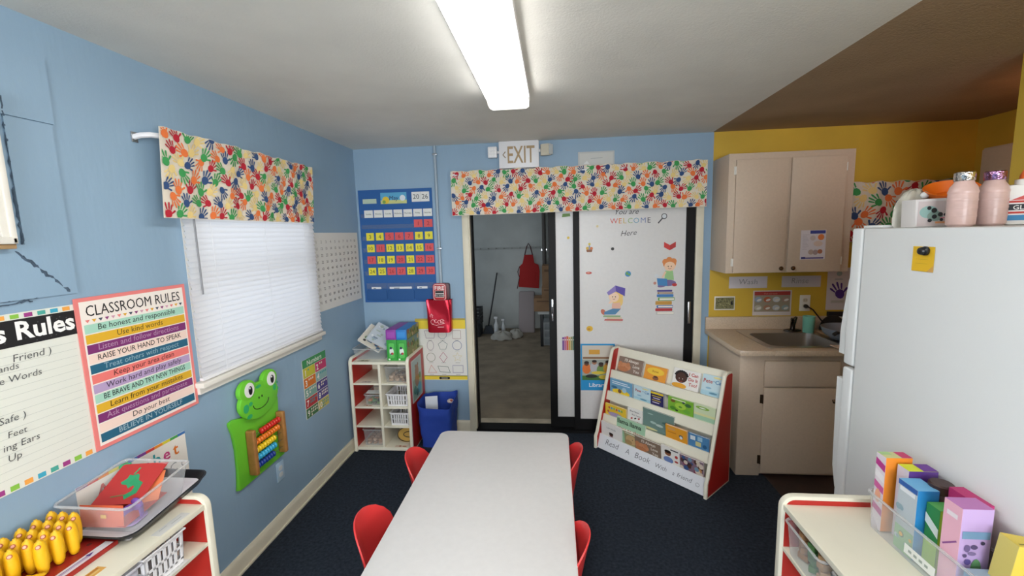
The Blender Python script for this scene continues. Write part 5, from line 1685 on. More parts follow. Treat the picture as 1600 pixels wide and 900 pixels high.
for lab, x, z, w, h in (('open brown carton at the bottom of the stack on the storage table', 1.34, 0.5355, 0.42, 0.20), ('brown carton in the middle of the stack on the storage table', 1.46, 0.736, 0.34, 0.16), ('tall brown carton on top of the stack on the storage table', 1.47, 0.8965, 0.34, 0.33)):
    b = thing('cardboard_carton', lab, 'box', (x, 6.36, z), None, 'cartons stacked in the storage room')
    MB().box((0, 0, 0), (w, 0.34, h), m_kraft, 0.003).build('carton', b)
    MB().box((w * 0.1, -0.004, h * 0.72), (w * 0.9, -0.0005, h * 0.82), M('6f523a', 0.7)).build('tape', b)
t = thing('drawer_tower', 'grey plastic drawer tower under the storage table', 'drawers', (1.475, 6.40, 0))
MB().box((0, 0, 0), (0.30, 0.32, 0.36), M('a3a8aa', 0.5), 0.006).build('body', t)
for i in range(3):
    MB().box((0.015, -0.012, 0.02 + i * 0.115), (0.285, 0.0, 0.115 + i * 0.115), M('8b9294', 0.4), 0.006).build('drawer', t)
t = thing('padded_panel', 'pinkish grey padded panel leaning on the storage room wall', 'panel', (1.02, 7.24, 0.0), (radians(-20), 0, 0))
MB().box((0, 0, 0), (0.28, 0.09, 0.74), M('9a908f', 0.9, name='padded_vinyl', bump=0.3, bscale=20), 0.03, 3).build('pad', t)
t = thing('plastic_tub', 'black plastic tub with a lid on the storage room floor', 'tub', (0.20, 7.10, 0))
mb = MB().prism(rpoly(-0.20, -0.17, 0.20, 0.17, 0.05), 0, 0.20, M('33373b', 0.5), 'z', 0.01)
mb.build('tub_body', t)
MB().prism(rpoly(-0.21, -0.18, 0.21, 0.18, 0.05), 0.20, 0.225, M('2b2f33', 0.5), 'z', 0.008).build('lid', t)
t = thing('storage_crate', 'black crate standing on the tub in the storage room', 'crate', (0.20, 7.12, 0.226))
mb = MB().box((-0.20, -0.16, 0), (0.20, 0.16, 0.012), m_dark)
for k in range(4):
    z = 0.02 + k * 0.06
    mb.box((-0.20, -0.16, z), (0.20, -0.15, z + 0.045), m_dark).box((-0.20, 0.15, z), (0.20, 0.16, z + 0.045), m_dark).box((-0.20, -0.16, z), (-0.19, 0.16, z + 0.045), m_dark).box((0.19, -0.16, z), (0.20, 0.16, z + 0.045), m_dark)
for x in (-0.20, -0.07, 0.06, 0.185):
    mb.box((x, -0.161, 0), (x + 0.015, -0.149, 0.25), m_dark).box((x, 0.149, 0), (x + 0.015, 0.161, 0.25), m_dark)
mb.build('crate_body', t)
t = thing('broom', 'dark broom leaning against the storage room wall', 'broom', (0.50, 7.20, 0.0))
MB().tube([(0, 0, 0.12), (0.06, 0.13, 0.50), (0.13, 0.37, 1.02)], 0.012, m_dark, 8).build('handle', t)
MB().prism([(-0.10, 0), (0.10, 0), (0.06, 0.14), (-0.05, 0.14)], -0.025, 0.025, M('4a4f55', 0.9), 'y', 0.006).build('bristles', t)
for lab, x, y, s_ in (('white spray bottle standing near the broom, left of two', 0.66, 7.05, 0.9), ('white spray bottle standing near the broom, right of two', 0.77, 7.12, 0.75)):
    t = thing('spray_bottle', lab, 'bottle', (x, y, 0), None, 'spray bottles in the storage room')
    MB().lathe([(0.04 * s_, 0), (0.045 * s_, 0.02), (0.045 * s_, 0.20 * s_), (0.02 * s_, 0.27 * s_), (0.016 * s_, 0.32 * s_)], M('d9dcdb', 0.4), 14).build('bottle_body', t)
    MB().box((-0.04 * s_, -0.012, 0.32 * s_), (0.025 * s_, 0.012, 0.36 * s_), m_plas, 0.004).build('trigger', t)
for i, (lab, x, y, sx) in enumerate((('pale cloth bundle on the storage floor, the larger', 0.78, 6.82, 0.17), ('pale cloth bundle on the storage floor, the smaller', 1.00, 6.95, 0.11))):
    mb = MB()
    rq = random.Random(i)
    ph_ = rq.uniform(0, 5)
    mb.grid(lambda u, v: ((sx * (1 + 0.12 * sin(u * 31 + v * 7 + ph_))) * cos(2 * pi * u) * cos(v * pi / 2) ** 0.6, 0.13 * sin(2 * pi * u) * cos(v * pi / 2) ** 0.6, 0.12 * sin(v * pi / 2) + 0.01 * sin(u * 40)), 28, 8, M('a9a69c', 0.9, name='pale_cloth', noise=0.15))
    tag(mb.build('cloth_bundle', None, (x, y, 0.004), None, 80), lab, 'cloth', 'cloth bundles in the storage room')
t = thing('wall_pipe', 'dark vertical pipe on the storage room wall behind the cartons', 'pipe', (1.48, 7.55, 0.9))
MB().tube([(0, 0, 0), (0, 0, 1.69)], 0.035, M('5a5550', 0.6), 10).build('pipe', t)
MB().box((-0.05, 0.0, 0.5), (0.05, 0.048, 0.53), m_steel).build('bracket', t)

# =================================================================== KITCHEN DETAILS
sh = Sheet(0.288, 0.092, 'd3cdd0', 0.0015)
sh.text('Wash', 0.145, 0.030, 0.062, '7a7f80', 'c', -0.012, 0.1, 1)
wall_sheet(sh, 'paper_sign', 'white paper strip handwritten Wash under the wall cabinet', 'sign', (3.034, YB, 1.233), BACK, 'handwritten strips over the sink')
sh = Sheet(0.288, 0.088, 'cfc8ca', 0.0015)
sh.text('Rinse', 0.135, 0.030, 0.060, '8a8a88', 'c', -0.012, 0.1, 1)
wall_sheet(sh, 'paper_sign', 'white paper strip handwritten Rinse under the wall cabinet', 'sign', (3.430, YB, 1.236), BACK, 'handwritten strips over the sink')
sh = Sheet(0.289, 0.200, 'd6ccc8', 0.0012)
sh.rect(0.010, 0.162, 0.279, 0.192, 'a93a34', 1).text('Wash your hands', 0.13, 0.169, 0.018, 'd98a7a', 'c', 0, l=2, maxw=0.10).rect(0.010, 0.030, 0.279, 0.162, '9a8f7a', 1)
for k in range(8):
    x, z = 0.040 + (k % 4) * 0.068, 0.062 + (k // 4) * 0.066
    sh.disc(x, z, 0.028, ['b9b4a0', 'a87a5f', 'b9bfc4', '8fa0a0', '8f9fb0', 'b9603f', 'c4c8cc', 'a98a7a'][k], 2, 0.022).disc(x + 0.006, z - 0.004, 0.018, 'dad6cd', 3, 0.009, rot=0.3)
wall_sheet(sh, 'handwashing_poster', 'small red-topped handwashing picture chart above the sink', 'poster', (3.220, D - 0.0025, 1.012), BACK)
t = thing('light_switch', 'white wall plate with a leopard-patterned cover at the kitchen corner', 'switch', (2.925, YB, 1.058))
MB().box((0, -0.006, 0), (0.158, 0, 0.112), m_plate, 0.003).build('plate', t)
sh = Sheet(0.142, 0.092, '7d7a52', 0.001)
rq = random.Random(6)
for i in range(60):
    sh.disc(rq.uniform(0.008, 0.134), rq.uniform(0.008, 0.084), rq.uniform(0.003, 0.007), rq.choice(['3b3a28', 'a9a57a', '4f4e36', '8f8c66']), 1 + i % 3, n=7, ry=0.004, rot=rq.uniform(0, 3))
sh.prism(rpoly(0.116, 0.034, 0.130, 0.062, 0.004), 0.001, 0.006, m_dark, 'z', 0.001)
sh.build('cover', t, (0.008, -0.006, 0.010), BACK)
t = thing('wall_outlet', 'ivory double outlet above the sink with a black plug in it', 'outlet', (3.570, YB, 1.046))
MB().box((0, -0.006, 0), (0.078, 0, 0.126), m_plate, 0.003).build('plate', t)
for z in (0.040, 0.086):
    o = MB().prism(rpoly(0.022, z - 0.015, 0.056, z + 0.015, 0.012), -0.009, -0.005, M('cfc5b0', 0.4), 'y').build('socket', t)
    MB().box((0.032, -0.0096, z - 0.004), (0.034, -0.0088, z + 0.006), m_dark).box((0.044, -0.0096, z - 0.004), (0.046, -0.0088, z + 0.006), m_dark).build('slots', o)
t = thing('power_cord', 'black power cord hanging from the outlet over the worktop', 'cord', (3.609, D - 0.012, 1.086))
MB().lathe([(0.014, 0), (0.016, 0.012), (0.010, 0.03), (0.006, 0.04)], M('141415', 0.5), 12).build('plug', t, (0, 0, 0), (radians(90), 0, 0))
MB().tube([(0, -0.036, 0), (0.03, -0.05, -0.02), (0.09, -0.055, -0.10), (0.14, -0.08, -0.165), (0.20, -0.10, -0.176), (0.26, -0.08, -0.176)], 0.005, M('141415', 0.5), 8).build('cable', t)
sh = Sheet(0.17, 0.330, 'cfc6c4', 0.0012)
for P in hand_polys(0.085, 0.150, 0.125, 0.45, 1):
    sh.poly(P, '4b2a78', 2)
sh.rect(0.035, 0.055, 0.13, 0.075, 'b9b4a8', 1).disc(0.085, 0.285, 0.020, '8fa0a0', 1).rect(0.05, 0.308, 0.12, 0.318, '5f8a5a', 1).rect(0.055, 0.235, 0.11, 0.246, 'a9aaae', 1)
wall_sheet(sh, 'handprint_picture', 'sheet with one purple handprint on the kitchen wall by the refrigerator', 'picture', (3.765, YB, 1.052), BACK)
t = thing('paper_tray', 'black and ivory shallow tray on the wall below the purple handprint', 'tray', (3.775, YB, 0.995))
MB().box((0, -0.03, 0.008), (0.22, 0, 0.045), m_dark, 0.004).build('front', t)
MB().box((0.005, -0.034, -0.004), (0.215, 0, 0.008), m_plate, 0.003).build('base', t)
t = thing('cup', 'tall mint green tumbler standing behind the sink', 'cup', (3.560, 3.372, 0.910))
MB().lathe([(0.034, 0), (0.037, 0.004), (0.041, 0.125), (0.038, 0.125), (0.034, 0.008)], M('7fc4ae', 0.35, name='mint_plastic'), 24).build('tumbler', t)
t = thing('hose_vacuum', 'grey-blue curved plastic pan leaning at the right of the sink', 'pan', (3.70, 3.12, 0.914))
t['category'] = 'pan'
t.name = 'plastic_pan'
MB().lathe([(0.05, 0.0), (0.12, 0.006), (0.165, 0.045), (0.178, 0.085), (0.172, 0.087), (0.156, 0.05), (0.11, 0.014)], M('7c8794', 0.3, name='grey_blue_plastic'), 32).build('pan_body', t)
MB().tube([(-0.15, -0.10, 0.075), (-0.17, -0.12, 0.080), (-0.19, -0.12, 0.065)], 0.012, m_dark, 8).build('grip', t)
t = thing('dark_lid', 'dark round lid standing against the splashback behind the pan', 'lid', (3.79, D - 0.050, 0.906))
t.name = 'pan_lid'
MB().prism([(0.095 * cos(pi * k / 16), 0.115 * sin(pi * k / 16)) for k in range(17)], -0.012, 0.0, m_dark, 'y', 0.003).build('disc', t)
mb = MB().grid(lambda u, v: (0.20 * u, 0.085 * v, 0.012 + 0.010 * sin(u * 7) * sin(v * 5 + 1)), 14, 8, M('d3b9a3', 0.9, name='beige_towel', bump=0.4, bscale=90), -0.006)
tag(mb.build('dish_towel', None, (3.475, 2.890, 0.903)), 'beige dish towel lying at the front of the sink', 'towel')

# notice on the right cabinet door
sh = Sheet(0.165, 0.205, 'e0dce4', 0.001)
sh.rect(0.06, 0.180, 0.160, 0.202, '3f4a9a', 1).rect(0.008, 0.006, 0.155, 0.014, '4a3f8f', 1).rect(0.008, 0.004, 0.035, 0.018, '2f2f7a', 2)
sh.disc(0.132, 0.155, 0.021, 'e5854a', 2).disc(0.078, 0.150, 0.018, 'cfc4c4', 2).disc(0.115, 0.110, 0.030, 'dcc9bf', 2, 0.02).disc(0.07, 0.052, 0.018, 'b9a9a4', 2).disc(0.10, 0.050, 0.018, 'a8989c', 2).disc(0.13, 0.055, 0.016, 'b9785a', 2)
for i in range(11):
    sh.rect(0.012, 0.172 - i * 0.010, 0.055 - (i * 7 % 4) * 0.006, 0.174 - i * 0.010, 'b3aebc', 1)
wall_sheet(sh, 'food_notice', 'printed food notice taped to the right wall cabinet door', 'notice', (3.377, 3.2005, 1.475), BACK)

# =================================================================== ON AND AROUND THE REFRIGERATOR
FT = 1.6975
sh = Sheet(0.078, 0.077, 'e3b51f', 0.0008)
sh.poly([(0.056, 0.0), (0.078, 0.0), (0.078, 0.020)], 'cfa05a', 1)
for i in range(3):
    sh.rect(0.014, 0.050 - i * 0.013, 0.058, 0.0508 - i * 0.013, 'b98f1f', 1)
o = tag(sh.build('sticky_note', None, (FX - 0.0015, 1.478, 1.5620), RIGHTF), 'yellow sticky note on the refrigerator side', 'note')
t = thing('fridge_magnet', 'round black magnet holding the yellow note on the refrigerator', 'magnet', (FX - 0.003, 1.429, 1.626))
MB().lathe([(0.014, 0), (0.014, 0.006), (0.009, 0.010), (0.012, 0.014), (0.010, 0.019), (0.004, 0.021)], M('1b1c1f', 0.3), 18).build('button', t, (0, 0, 0), (0, radians(-90), 0))


def glitter_bottle(label, x, y, lid):
    t = thing('glitter_bottle', label, 'bottle', (x, y, FT), None, 'pale pink bottles on the refrigerator')
    m_b = M('cdaea6', 0.3, name='pale_pink_bottle', noise=0.12, nscale=18)
    MB().lathe([(0.026, 0), (0.033, 0.006), (0.034, 0.03), (0.0335, 0.105), (0.031, 0.118), (0.023, 0.130), (0.021, 0.138)], m_b, 28).build('bottle_body', t)
    MB().lathe([(0.0235, 0.136), (0.0245, 0.138), (0.0245, 0.160), (0.022, 0.163)], M(lid, 0.12, 1.0, name='foil_lid', bump=0.6, bscale=45), 24).build('lid', t)
    for k in range(4):
        z = 0.028 + k * 0.024
        MB().lathe([(0.0335, z - 0.002), (0.0348, z + 0.003), (0.0335, z + 0.008)], m_b, 28).build('ridge', t)


glitter_bottle('pale pink ridged bottle with a silver lid on the refrigerator', 2.893, 1.452, 'c9c3bd')
glitter_bottle('pale pink ridged bottle with a purple foil lid on the refrigerator', 2.982, 1.458, 'a87fa6')
t = thing('glue_bottle', 'white glue bottle with an orange cap at the right edge of the refrigerator top', 'bottle', (3.052, 1.440, FT), (0, 0, radians(-42)))
MB().prism([(x, z) for x, z in rpoly(-0.045, 0, 0.045, 0.120, 0.016)], -0.024, 0.024, M('e4e2db', 0.35, name='glue_white'), 'y', 0.010).lathe([(0.024, 0.118), (0.024, 0.134), (0.015, 0.136)], M('e4e2db', 0.35, name='glue_white'), 18).build('bottle_body', t)
MB().lathe([(0.016, 0.135), (0.015, 0.146), (0.008, 0.165), (0.006, 0.175)], M('e0662a', 0.4), 16).build('orange_cap', t)
sh = Sheet(0.07, 0.075, 'e3e0dc', 0.0006)
sh.rect(0, 0.0, 0.07, 0.016, '3a86b8', 1).rect(0, 0.020, 0.07, 0.026, 'c2392f', 1).rect(0.004, 0.030, 0.066, 0.048, '22242a', 2).rect(0, 0.052, 0.07, 0.058, 'b9392f', 1).poly([(0.008, 0.060), (0.062, 0.060), (0.035, 0.074)], 'c9504a', 1)
sh.text("GLUE", 0.035, 0.032, 0.018, 'e6e4df', 'c', 0.01, l=3)
sh.build('glue_label', t, (-0.035, -0.0246, 0.014), BACK)
# white box with a printed front and an orange bag behind it
t = thing('craft_box', 'white box with a printed blue-green picture on the refrigerator', 'box', (2.838, 1.545, FT), (0, 0, radians(-6)))
MB().prism([(0.0, 0.0), (0.118, 0.0), (0.130, 0.094), (-0.004, 0.090)], 0, 0.07, M('d6d2cf', 0.4), 'y', 0.004).build('carton', t)
sh = Sheet(0.11, 0.08, 'c9bdbb', 0.0006)
sh.disc(0.030, 0.045, 0.026, '8fb3ac', 1, 0.020).disc(0.048, 0.032, 0.022, '7f9a90', 2, 0.016)
for x, z, r in ((0.030, 0.058, 0.006), (0.044, 0.050, 0.008), (0.046, 0.030, 0.007), (0.062, 0.037, 0.007), (0.076, 0.036, 0.005), (0.034, 0.018, 0.006), (0.066, 0.020, 0.005)):
    sh.disc(x, z, r, '22262a', 3)
sh.rect(0.05, 0.008, 0.105, 0.014, 'd99a6a', 2).rect(0.062, 0.024, 0.105, 0.028, 'cf7f8f', 2)
sh.build('print', t, (0.004, -0.0006, 0.003), BACK)
t = thing('plastic_bag', 'crumpled clear bag with white foam lying behind the white box', 'bag', (2.915, 1.655, FT))
mb = MB().grid(lambda u, v: ((0.066 + 0.010 * sin(u * 37 + v * 5)) * cos(2 * pi * u) * cos(v * pi / 2) ** 0.7, 0.024 * sin(2 * pi * u) * cos(v * pi / 2) ** 0.7, 0.128 * sin(v * pi / 2) + 0.006 * sin(u * 50)), 30, 8, M('b9b5a8', 0.35, name='cloudy_film', noise=0.2, nscale=20))
mb.build('film', t, angle=80)
MB().sphere((0.01, -0.025, 0.108), 0.012, 0.012, 0.012, m_plas).build('foam_ball', t)
t = thing('orange_bowl', 'bright orange bowl tilted behind the pink bottle', 'bowl', (3.00, 1.625, FT + 0.088), (radians(20), radians(-14), 0))
MB().lathe([(0.025, 0), (0.05, 0.010), (0.072, 0.045), (0.069, 0.046), (0.046, 0.014)], M('e8731c', 0.4, name='orange_plastic'), 26).build('bowl_body', t)
t = thing('cereal_tub', 'pale tub standing behind the bottles, carrying the orange bowl', 'tub', (3.00, 1.625, FT))
MB().lathe([(0.055, 0), (0.060, 0.004), (0.062, 0.080), (0.056, 0.086)], M('c9b3aa', 0.5), 24).build('tub_body', t)

# =================================================================== LOW LEFT SHELF CONTENTS
LT = 0.7452
TR = radians(6.5)
trayR = Matrix.Rotation(TR, 3, 'X')
TO = Vector((0.028, 1.130, LT + 0.002))
t = thing('serving_tray', 'black plastic tray propped on the end of the left shelf', 'tray', TO, trayR)
TW, TL = 0.262, 0.345


def ring(q, z, r):
    return [(x, y, z) for x, y in rpoly(q, q, TW - q, TL - q, r, 5)]


rg = [ring(0.028, 0.001, 0.03), ring(0.022, 0.0, 0.035), ring(0.004, 0.026, 0.045), ring(0.0, 0.028, 0.048), ring(0.006, 0.030, 0.044), ring(0.026, 0.005, 0.034)]
n = len(rg[0])
V = [v for r_ in rg for v in r_]
F = [list(range(n))[::-1]]
for i in range(5):
    F += [[i * n + k, i * n + (k + 1) % n, (i + 1) * n + (k + 1) % n, (i + 1) * n + k] for k in range(n)]
F.append([5 * n + k for k in range(n)])
MB().add(V, F, M('17181b', 0.3, name='black_tray_plastic')).build('tray_body', t)


def tl(x, y, z):
    return TO + trayR @ Vector((x, y, z))


sh = Sheet(0.205, 0.30, 'dcd8dc', 0.0012)
sh.rect(0.02, 0.02, 0.185, 0.28, 'd6d0d6', 1)
tag(sh.build('paper_sheet', None, tl(0.030, 0.020, 0.0058), trayR), 'white paper lying in the black tray', 'paper')
BINL = tl(0.118, 0.148, 0.0085)
clear_bin('large clear plastic bin of paper crafts on the black tray', BINL, 0, 0.268, 0.245, 0.112, m_clear, None, 0.80, rot=trayR)
# crafts in the bin
rc = trayR @ Matrix.Rotation(radians(8), 3, 'Z')


def inbin(x, y, z):
    return BINL + trayR @ Vector((x, y, z))


sh = Sheet(0.165, 0.165, 'bf3432', 0.0015)
rq = random.Random(9)
gp = [(0.075 + 0.03 * cos(2 * pi * k / 11) * rq.uniform(0.6, 1.3), 0.095 + 0.03 * sin(2 * pi * k / 11) * rq.uniform(0.6, 1.3)) for k in range(11)]
sh.poly(gp, '2fa06a', 1).line([(0.085, 0.09), (0.115, 0.075), (0.118, 0.045), (0.10, 0.03)], 0.022, '2a9a64', 1).line([(0.05, 0.03), (0.09, 0.035)], 0.006, '7a6a3f', 2).line([(0.07, 0.12), (0.075, 0.145)], 0.006, '2fa06a', 1)
tag(sh.build('paper_craft', None, inbin(-0.102, -0.050, 0.050), rc @ Matrix.Rotation(radians(18), 3, 'X')), 'red paper with green cutouts lying on top in the clear bin', 'paper craft')
for lab, x, y, z, w, h, c, az, ax in (('orange-red paper folded along the front of the clear bin', -0.090, -0.098, 0.012, 0.155, 0.075, 'd9623f', 2, 78), ('dark red paper in the bottom of the clear bin', -0.095, -0.080, 0.016, 0.17, 0.15, 'b93a34', -6, 6), ('orange paper sheet in the clear bin by the purple cutout', 0.005, -0.02, 0.030, 0.09, 0.11, 'e07a4a', 25, 30),
                                      ('green paper strip at the back left of the clear bin', -0.105, 0.05, 0.055, 0.035, 0.075, '2f9a68', 30, 40), ('brown paper strip at the left of the clear bin', -0.11, -0.02, 0.050, 0.06, 0.03, 'a5482f', 20, 15)):
    s = Sheet(w, h, c, 0.0012)
    tag(s.build('craft_paper', None, inbin(x, y, z), trayR @ Matrix.Rotation(radians(az), 3, 'Z') @ Matrix.Rotation(radians(ax), 3, 'X')), lab, 'paper craft')
s = Sheet(0.02, 0.012, 'e2b04a', 0.0008)
tag(s.build('paper_scrap', None, inbin(-0.005, -0.098, 0.050), trayR @ Matrix.Rotation(radians(80), 3, 'X')), 'small yellow paper scrap at the front of the clear bin', 'paper craft')
t = thing('foam_cutout', 'purple curled cutout in the right corner of the clear bin', 'cutout', inbin(0.055, -0.050, 0.008), trayR)
m_pur = M('7c4fb0', 0.5, name='purple_foam')
MB().grid(lambda u, v: (0.030 * cos(4.4 * u), 0.030 * sin(4.4 * u), 0.010 + 0.032 * v), 20, 2, m_pur, 0.003).build('curl', t)
MB().prism(rpoly(-0.06, -0.035, 0.03, 0.035, 0.02), 0, 0.004, M('b08fd0', 0.5, name='lilac_foam'), 'z').build('base_piece', t)
MB().sphere((-0.012, 0.030, 0.030), 0.022, 0.012, 0.028, m_pur).build('lobe', t)

# red peg tray with toy corn cobs
t = thing('peg_tray', 'red tray with peg holes holding toy corn on the left shelf', 'tray', (0.004, 0.80, LT))
PW, PL = 0.224, 0.345
m_rt = M('9c2420', 0.35, name='red_tray_plastic')
MB().box((0, 0, 0), (PW, PL, 0.014), m_rt, 0.003).build('tray_body', t)
sh = Sheet(0.028, 0.29, 'd9d3da', 0.0008)
sh.rect(0.010, 0.10, 0.013, 0.235, '5a3a8a', 1).rect(0.006, 0.10, 0.018, 0.145, '4f2f80', 2).rect(0.016, 0.12, 0.0185, 0.225, '7a5fa8', 1).poly([(0.005, 0.225), (0.021, 0.225), (0.012, 0.245)], '4f2f80', 2).rect(0.005, 0.262, 0.022, 0.282, 'cfcdd6', 1)
sh.build('printed_strip', t, (0.190, 0.045, 0.0142))
mb = MB()
gxs = [0.030, 0.070, 0.110, 0.150]
gys = [0.035 + 0.0405 * k for k in range(8)]
for gx_ in gxs:
    for gy_ in gys:
        mb.lathe([(0.007, 0.0138), (0.007, 0.0146), (0.003, 0.0146)], M('5a1512', 0.6), 10, (gx_, gy_, 0))
mb.build('peg_holes', t)
m_corn = M('e8b416', 0.4, name='corn_yellow', bump=0.15, bscale=120)


def corn_proto(label):
    t = thing('toy_corn', label, 'toy corn', (0, 0, 0), None, 'toy corn cobs on the red tray')
    pr = [(0.004, 0), (0.009, 0.004), (0.0115, 0.012)]
    N = 15
    for i in range(N):
        f = i / (N - 1)
        r = 0.0108 + 0.0052 * sin(pi * min(1, f * 0.80 + 0.12))
        if f > 0.78:
            r *= math.sqrt(max(0.02, 1 - ((f - 0.78) / 0.235) ** 2))
        z = 0.014 + 0.092 * f
        pr += [(r, z), (r * 0.955, z + 0.0032)]
    MB().lathe(pr, m_corn, 18).build('cob', t, angle=75)
    d = Vector((0.55, -0.68, 0.42)).normalized()
    ax = d.to_track_quat('Z', 'Y').to_matrix()
    MB().lathe([(0.0062, -0.003), (0.0062, 0.0012), (0.004, 0.002)], M('a8552a', 0.5), 12).lathe([(0.0042, 0.0015), (0.0042, 0.0026), (0.002, 0.003)], M('e8a890', 0.5), 12).build('round_mark', t, Vector((0, 0, 0.087)) + d * 0.0138, ax)
    return t


proto = None
rowname = ['the row nearest the wall', 'the second row from the wall', 'the third row from the wall', 'the row nearest the shelf front']
rq = random.Random(15)
for a, gx_ in enumerate(gxs):
    for b, gy_ in enumerate(gys[::-1]):
        if (a == 3 and b == 0) or (a == 3 and b > 3):
            continue
        nm = 'nearest the clear bin' if b == 0 else ORD[b] + ' counted from the clear bin'
        lab = 'yellow toy corn in %s, %s' % (rowname[a], nm)
        loc = (0.004 + gx_, 0.80 + gy_, LT + 0.0148)
        rz = rq.uniform(-0.25, 0.25)
        if proto is None:
            proto = corn_proto(lab)
            proto.location = loc
        else:
            dup(proto, loc, (0, 0, rz), lab)
t = thing('toy_corn', 'yellow toy corn lying on its side at the front of the red tray', 'toy corn', (0.168, 0.958, LT + 0.033), (radians(4), radians(-82), radians(70)), 'toy corn cobs on the red tray')
pr = [(0.003, -0.030), (0.006, -0.022), (0.0115, 0.0)] + [(0.0165 if i % 2 else 0.0158, 0.006 + i * 0.0052) for i in range(18)] + [(0.011, 0.105), (0.004, 0.110)]
MB().lathe(pr, m_corn, 18).build('cob', t, angle=75)
sh = Sheet(0.030, 0.050, 'd9a552', 0.0008)
sh.rect(0.004, 0.006, 0.012, 0.044, 'b97a2a', 1).rect(0.016, 0.010, 0.022, 0.040, 'e2c07a', 1)
tag(sh.build('picture_label', None, (0.262, 1.000, LT)), 'orange picture label on the top of the left shelf', 'label', 'picture labels stuck on the shelves')
sh = Sheet(0.035, 0.12, 'd3d3cf', 0.0008)
sh.rect(0.010, 0.02, 0.012, 0.05, '8f9294', 1).rect(0.018, 0.06, 0.020, 0.10, '8f9294', 1)
tag(sh.build('picture_label', None, (0.300, 1.185, LT)), 'pale label strip beside the black tray on the left shelf', 'label', 'picture labels stuck on the shelves')

basket('white slotted basket on the upper shelf of the low left shelf', (0.235, 1.195, 0.5925), radians(90), 0.145, 0.20, 0.118, 'slotted baskets in the low left shelf', 6)
basket('white slotted basket at the frame edge on the low left shelf', (0.235, 0.940, 0.5925), radians(90), 0.20, 0.20, 0.118, 'slotted baskets in the low left shelf', 8)
t = thing('storage_bin', 'pale grey bin beside the slotted basket on the low left shelf', 'bin', (0.235, 1.078, 0.5925))
MB().prism(rpoly(-0.09, -0.035, 0.09, 0.035, 0.012), 0, 0.112, M('b9b9c4', 0.5), 'z', 0.004).build('bin_body', t)
MB().box((-0.10, -0.04, 0.105), (0.10, 0.04, 0.114), M('c9c9d2', 0.5), 0.003).build('rim', t)
for i in range(6):
    s = Sheet(0.16, 0.15, ['d9d7d3', 'e3e1dd', 'cfd3d6'][i % 3], 0.0016)
    tag(s.build('paper_stack', None, (0.165, 1.08 + i * 0.006, 0.402 + i * 0.0022), (0, 0, radians(-8 + 4 * i))), 'sheet in the loose paper pile on the lower left shelf', 'paper', 'sheet in the loose paper pile on the lower left shelf')
s = Sheet(0.02, 0.11, 'd8d8d4', 0.0008)
for k in range(5):
    s.rect(0.006, 0.012 + k * 0.018, 0.008, 0.024 + k * 0.018, '9a9c9e', 1)
tag(s.build('picture_label', None, (0.326, 1.16, 0.5922)), 'white label strip on the shelf under the slotted basket', 'label', 'picture labels stuck on the shelves')

# =================================================================== LOW RIGHT SHELF CONTENTS
RT = 0.7452
RBX, RBY = 2.716, 1.165
clear_bin('long clear bin of small game boxes on the low right shelf', (RBX, RBY, RT), 0, 0.126, 0.46, 0.115, clear_mat('bin_film', (0.80, 0.84, 0.86), 0.16), None, 0.96)


def gbox(label, x0, y0, z0, w, d, h, left, front, top, art=None, rot=(0, 0, 0), name='game_box', lines=None):
    t = thing(name, label, 'box', (x0, y0, z0), rot, 'small boxes in the clear bin on the right shelf')
    MB().box((0, 0, 0), (w, d, h), M(front, 0.4), 0.001).build('carton', t)
    s = Sheet(d, h, left, 0.0004)
    if art:
        art(s, d, h)
    s.build('left_print', t, (-0.0002, d, 0), RIGHTF)
    s = Sheet(w, d, top, 0.0004)
    if lines:
        lines(s, w, d)
    s.build('top_print', t, (0, 0, h))
    return t


z0 = RT + 0.0045


def st1(s, w, h):
    for i, c in enumerate(('b93a8a', 'e9e4e6', 'c95f9a', 'e9e4e6', 'b93a8a')):
        s.poly([(0, h * (0.25 + i * 0.15)), (w, h * (0.20 + i * 0.15)), (w, h * (0.29 + i * 0.15)), (0, h * (0.34 + i * 0.15))], c, 1)
    s.disc(w * 0.5, h * 0.45, w * 0.3, 'e9a98a', 3, h * 0.09)


def st2(s, w, h):
    rq = random.Random(31)
    s.rect(0, h * 0.93, w, h, '2f5fa8', 1).rect(w * 0.1, h * 0.86, w * 0.9, h * 0.92, 'e3e6ea', 1)
    for i in range(10):
        s.disc(rq.uniform(0.1, 0.9) * w, rq.uniform(0.1, 0.8) * h, w * rq.uniform(0.06, 0.16), rq.choice(['c9d3d9', '8fa9b3', 'c98f5a', '5f7a6a', 'e3b04a']), 2 + i % 2)
    s.rect(0, 0, w, h * 0.35, '8fb98a', 1)


gbox('tall magenta-striped game box with an orange end in the clear bin', 2.664, 1.345, z0, 0.075, 0.038, 0.246, 'ded3da', 'ea8a24', 'c9c98f', st1, lines=lambda s, w, d: s.rect(w * 0.6, 0, w, d, 'c2396a', 1).rect(0, d * 0.5, w * 0.4, d, 'a9c98a', 1))
gbox('purple game box with a lime top behind the blue box in the clear bin', 2.692, 1.295, z0, 0.080, 0.042, 0.232, 'cfc9d6', '5f3a8a', 'd2dc3a', None, lines=lambda s, w, d: s.rect(w * 0.5, 0, w, d, '6a3a92', 1))
gbox('blue game box with pictured white sides in the clear bin', 2.664, 1.225, z0, 0.056, 0.066, 0.213, 'b9c3c9', '2a86c4', '6fb0dc', st2)
gbox('narrow green game box beside the blue box in the clear bin', 2.686, 1.178, z0, 0.045, 0.042, 0.185, '2f8a4a', 'a9d03a', '5fae5a', lambda s, w, h: s.rect(0, 0, w, h * 0.45, 'a3cf3a', 1).poly([(0, h * 0.7), (w, h * 0.55), (w, h * 0.7), (0, h * 0.85)], 'dfe9e2', 2))
gbox('magenta box at the back of the clear bin near the refrigerator', 2.738, 1.135, z0, 0.036, 0.085, 0.232, 'b92f6f', 'b92f6f', 'b9336f')
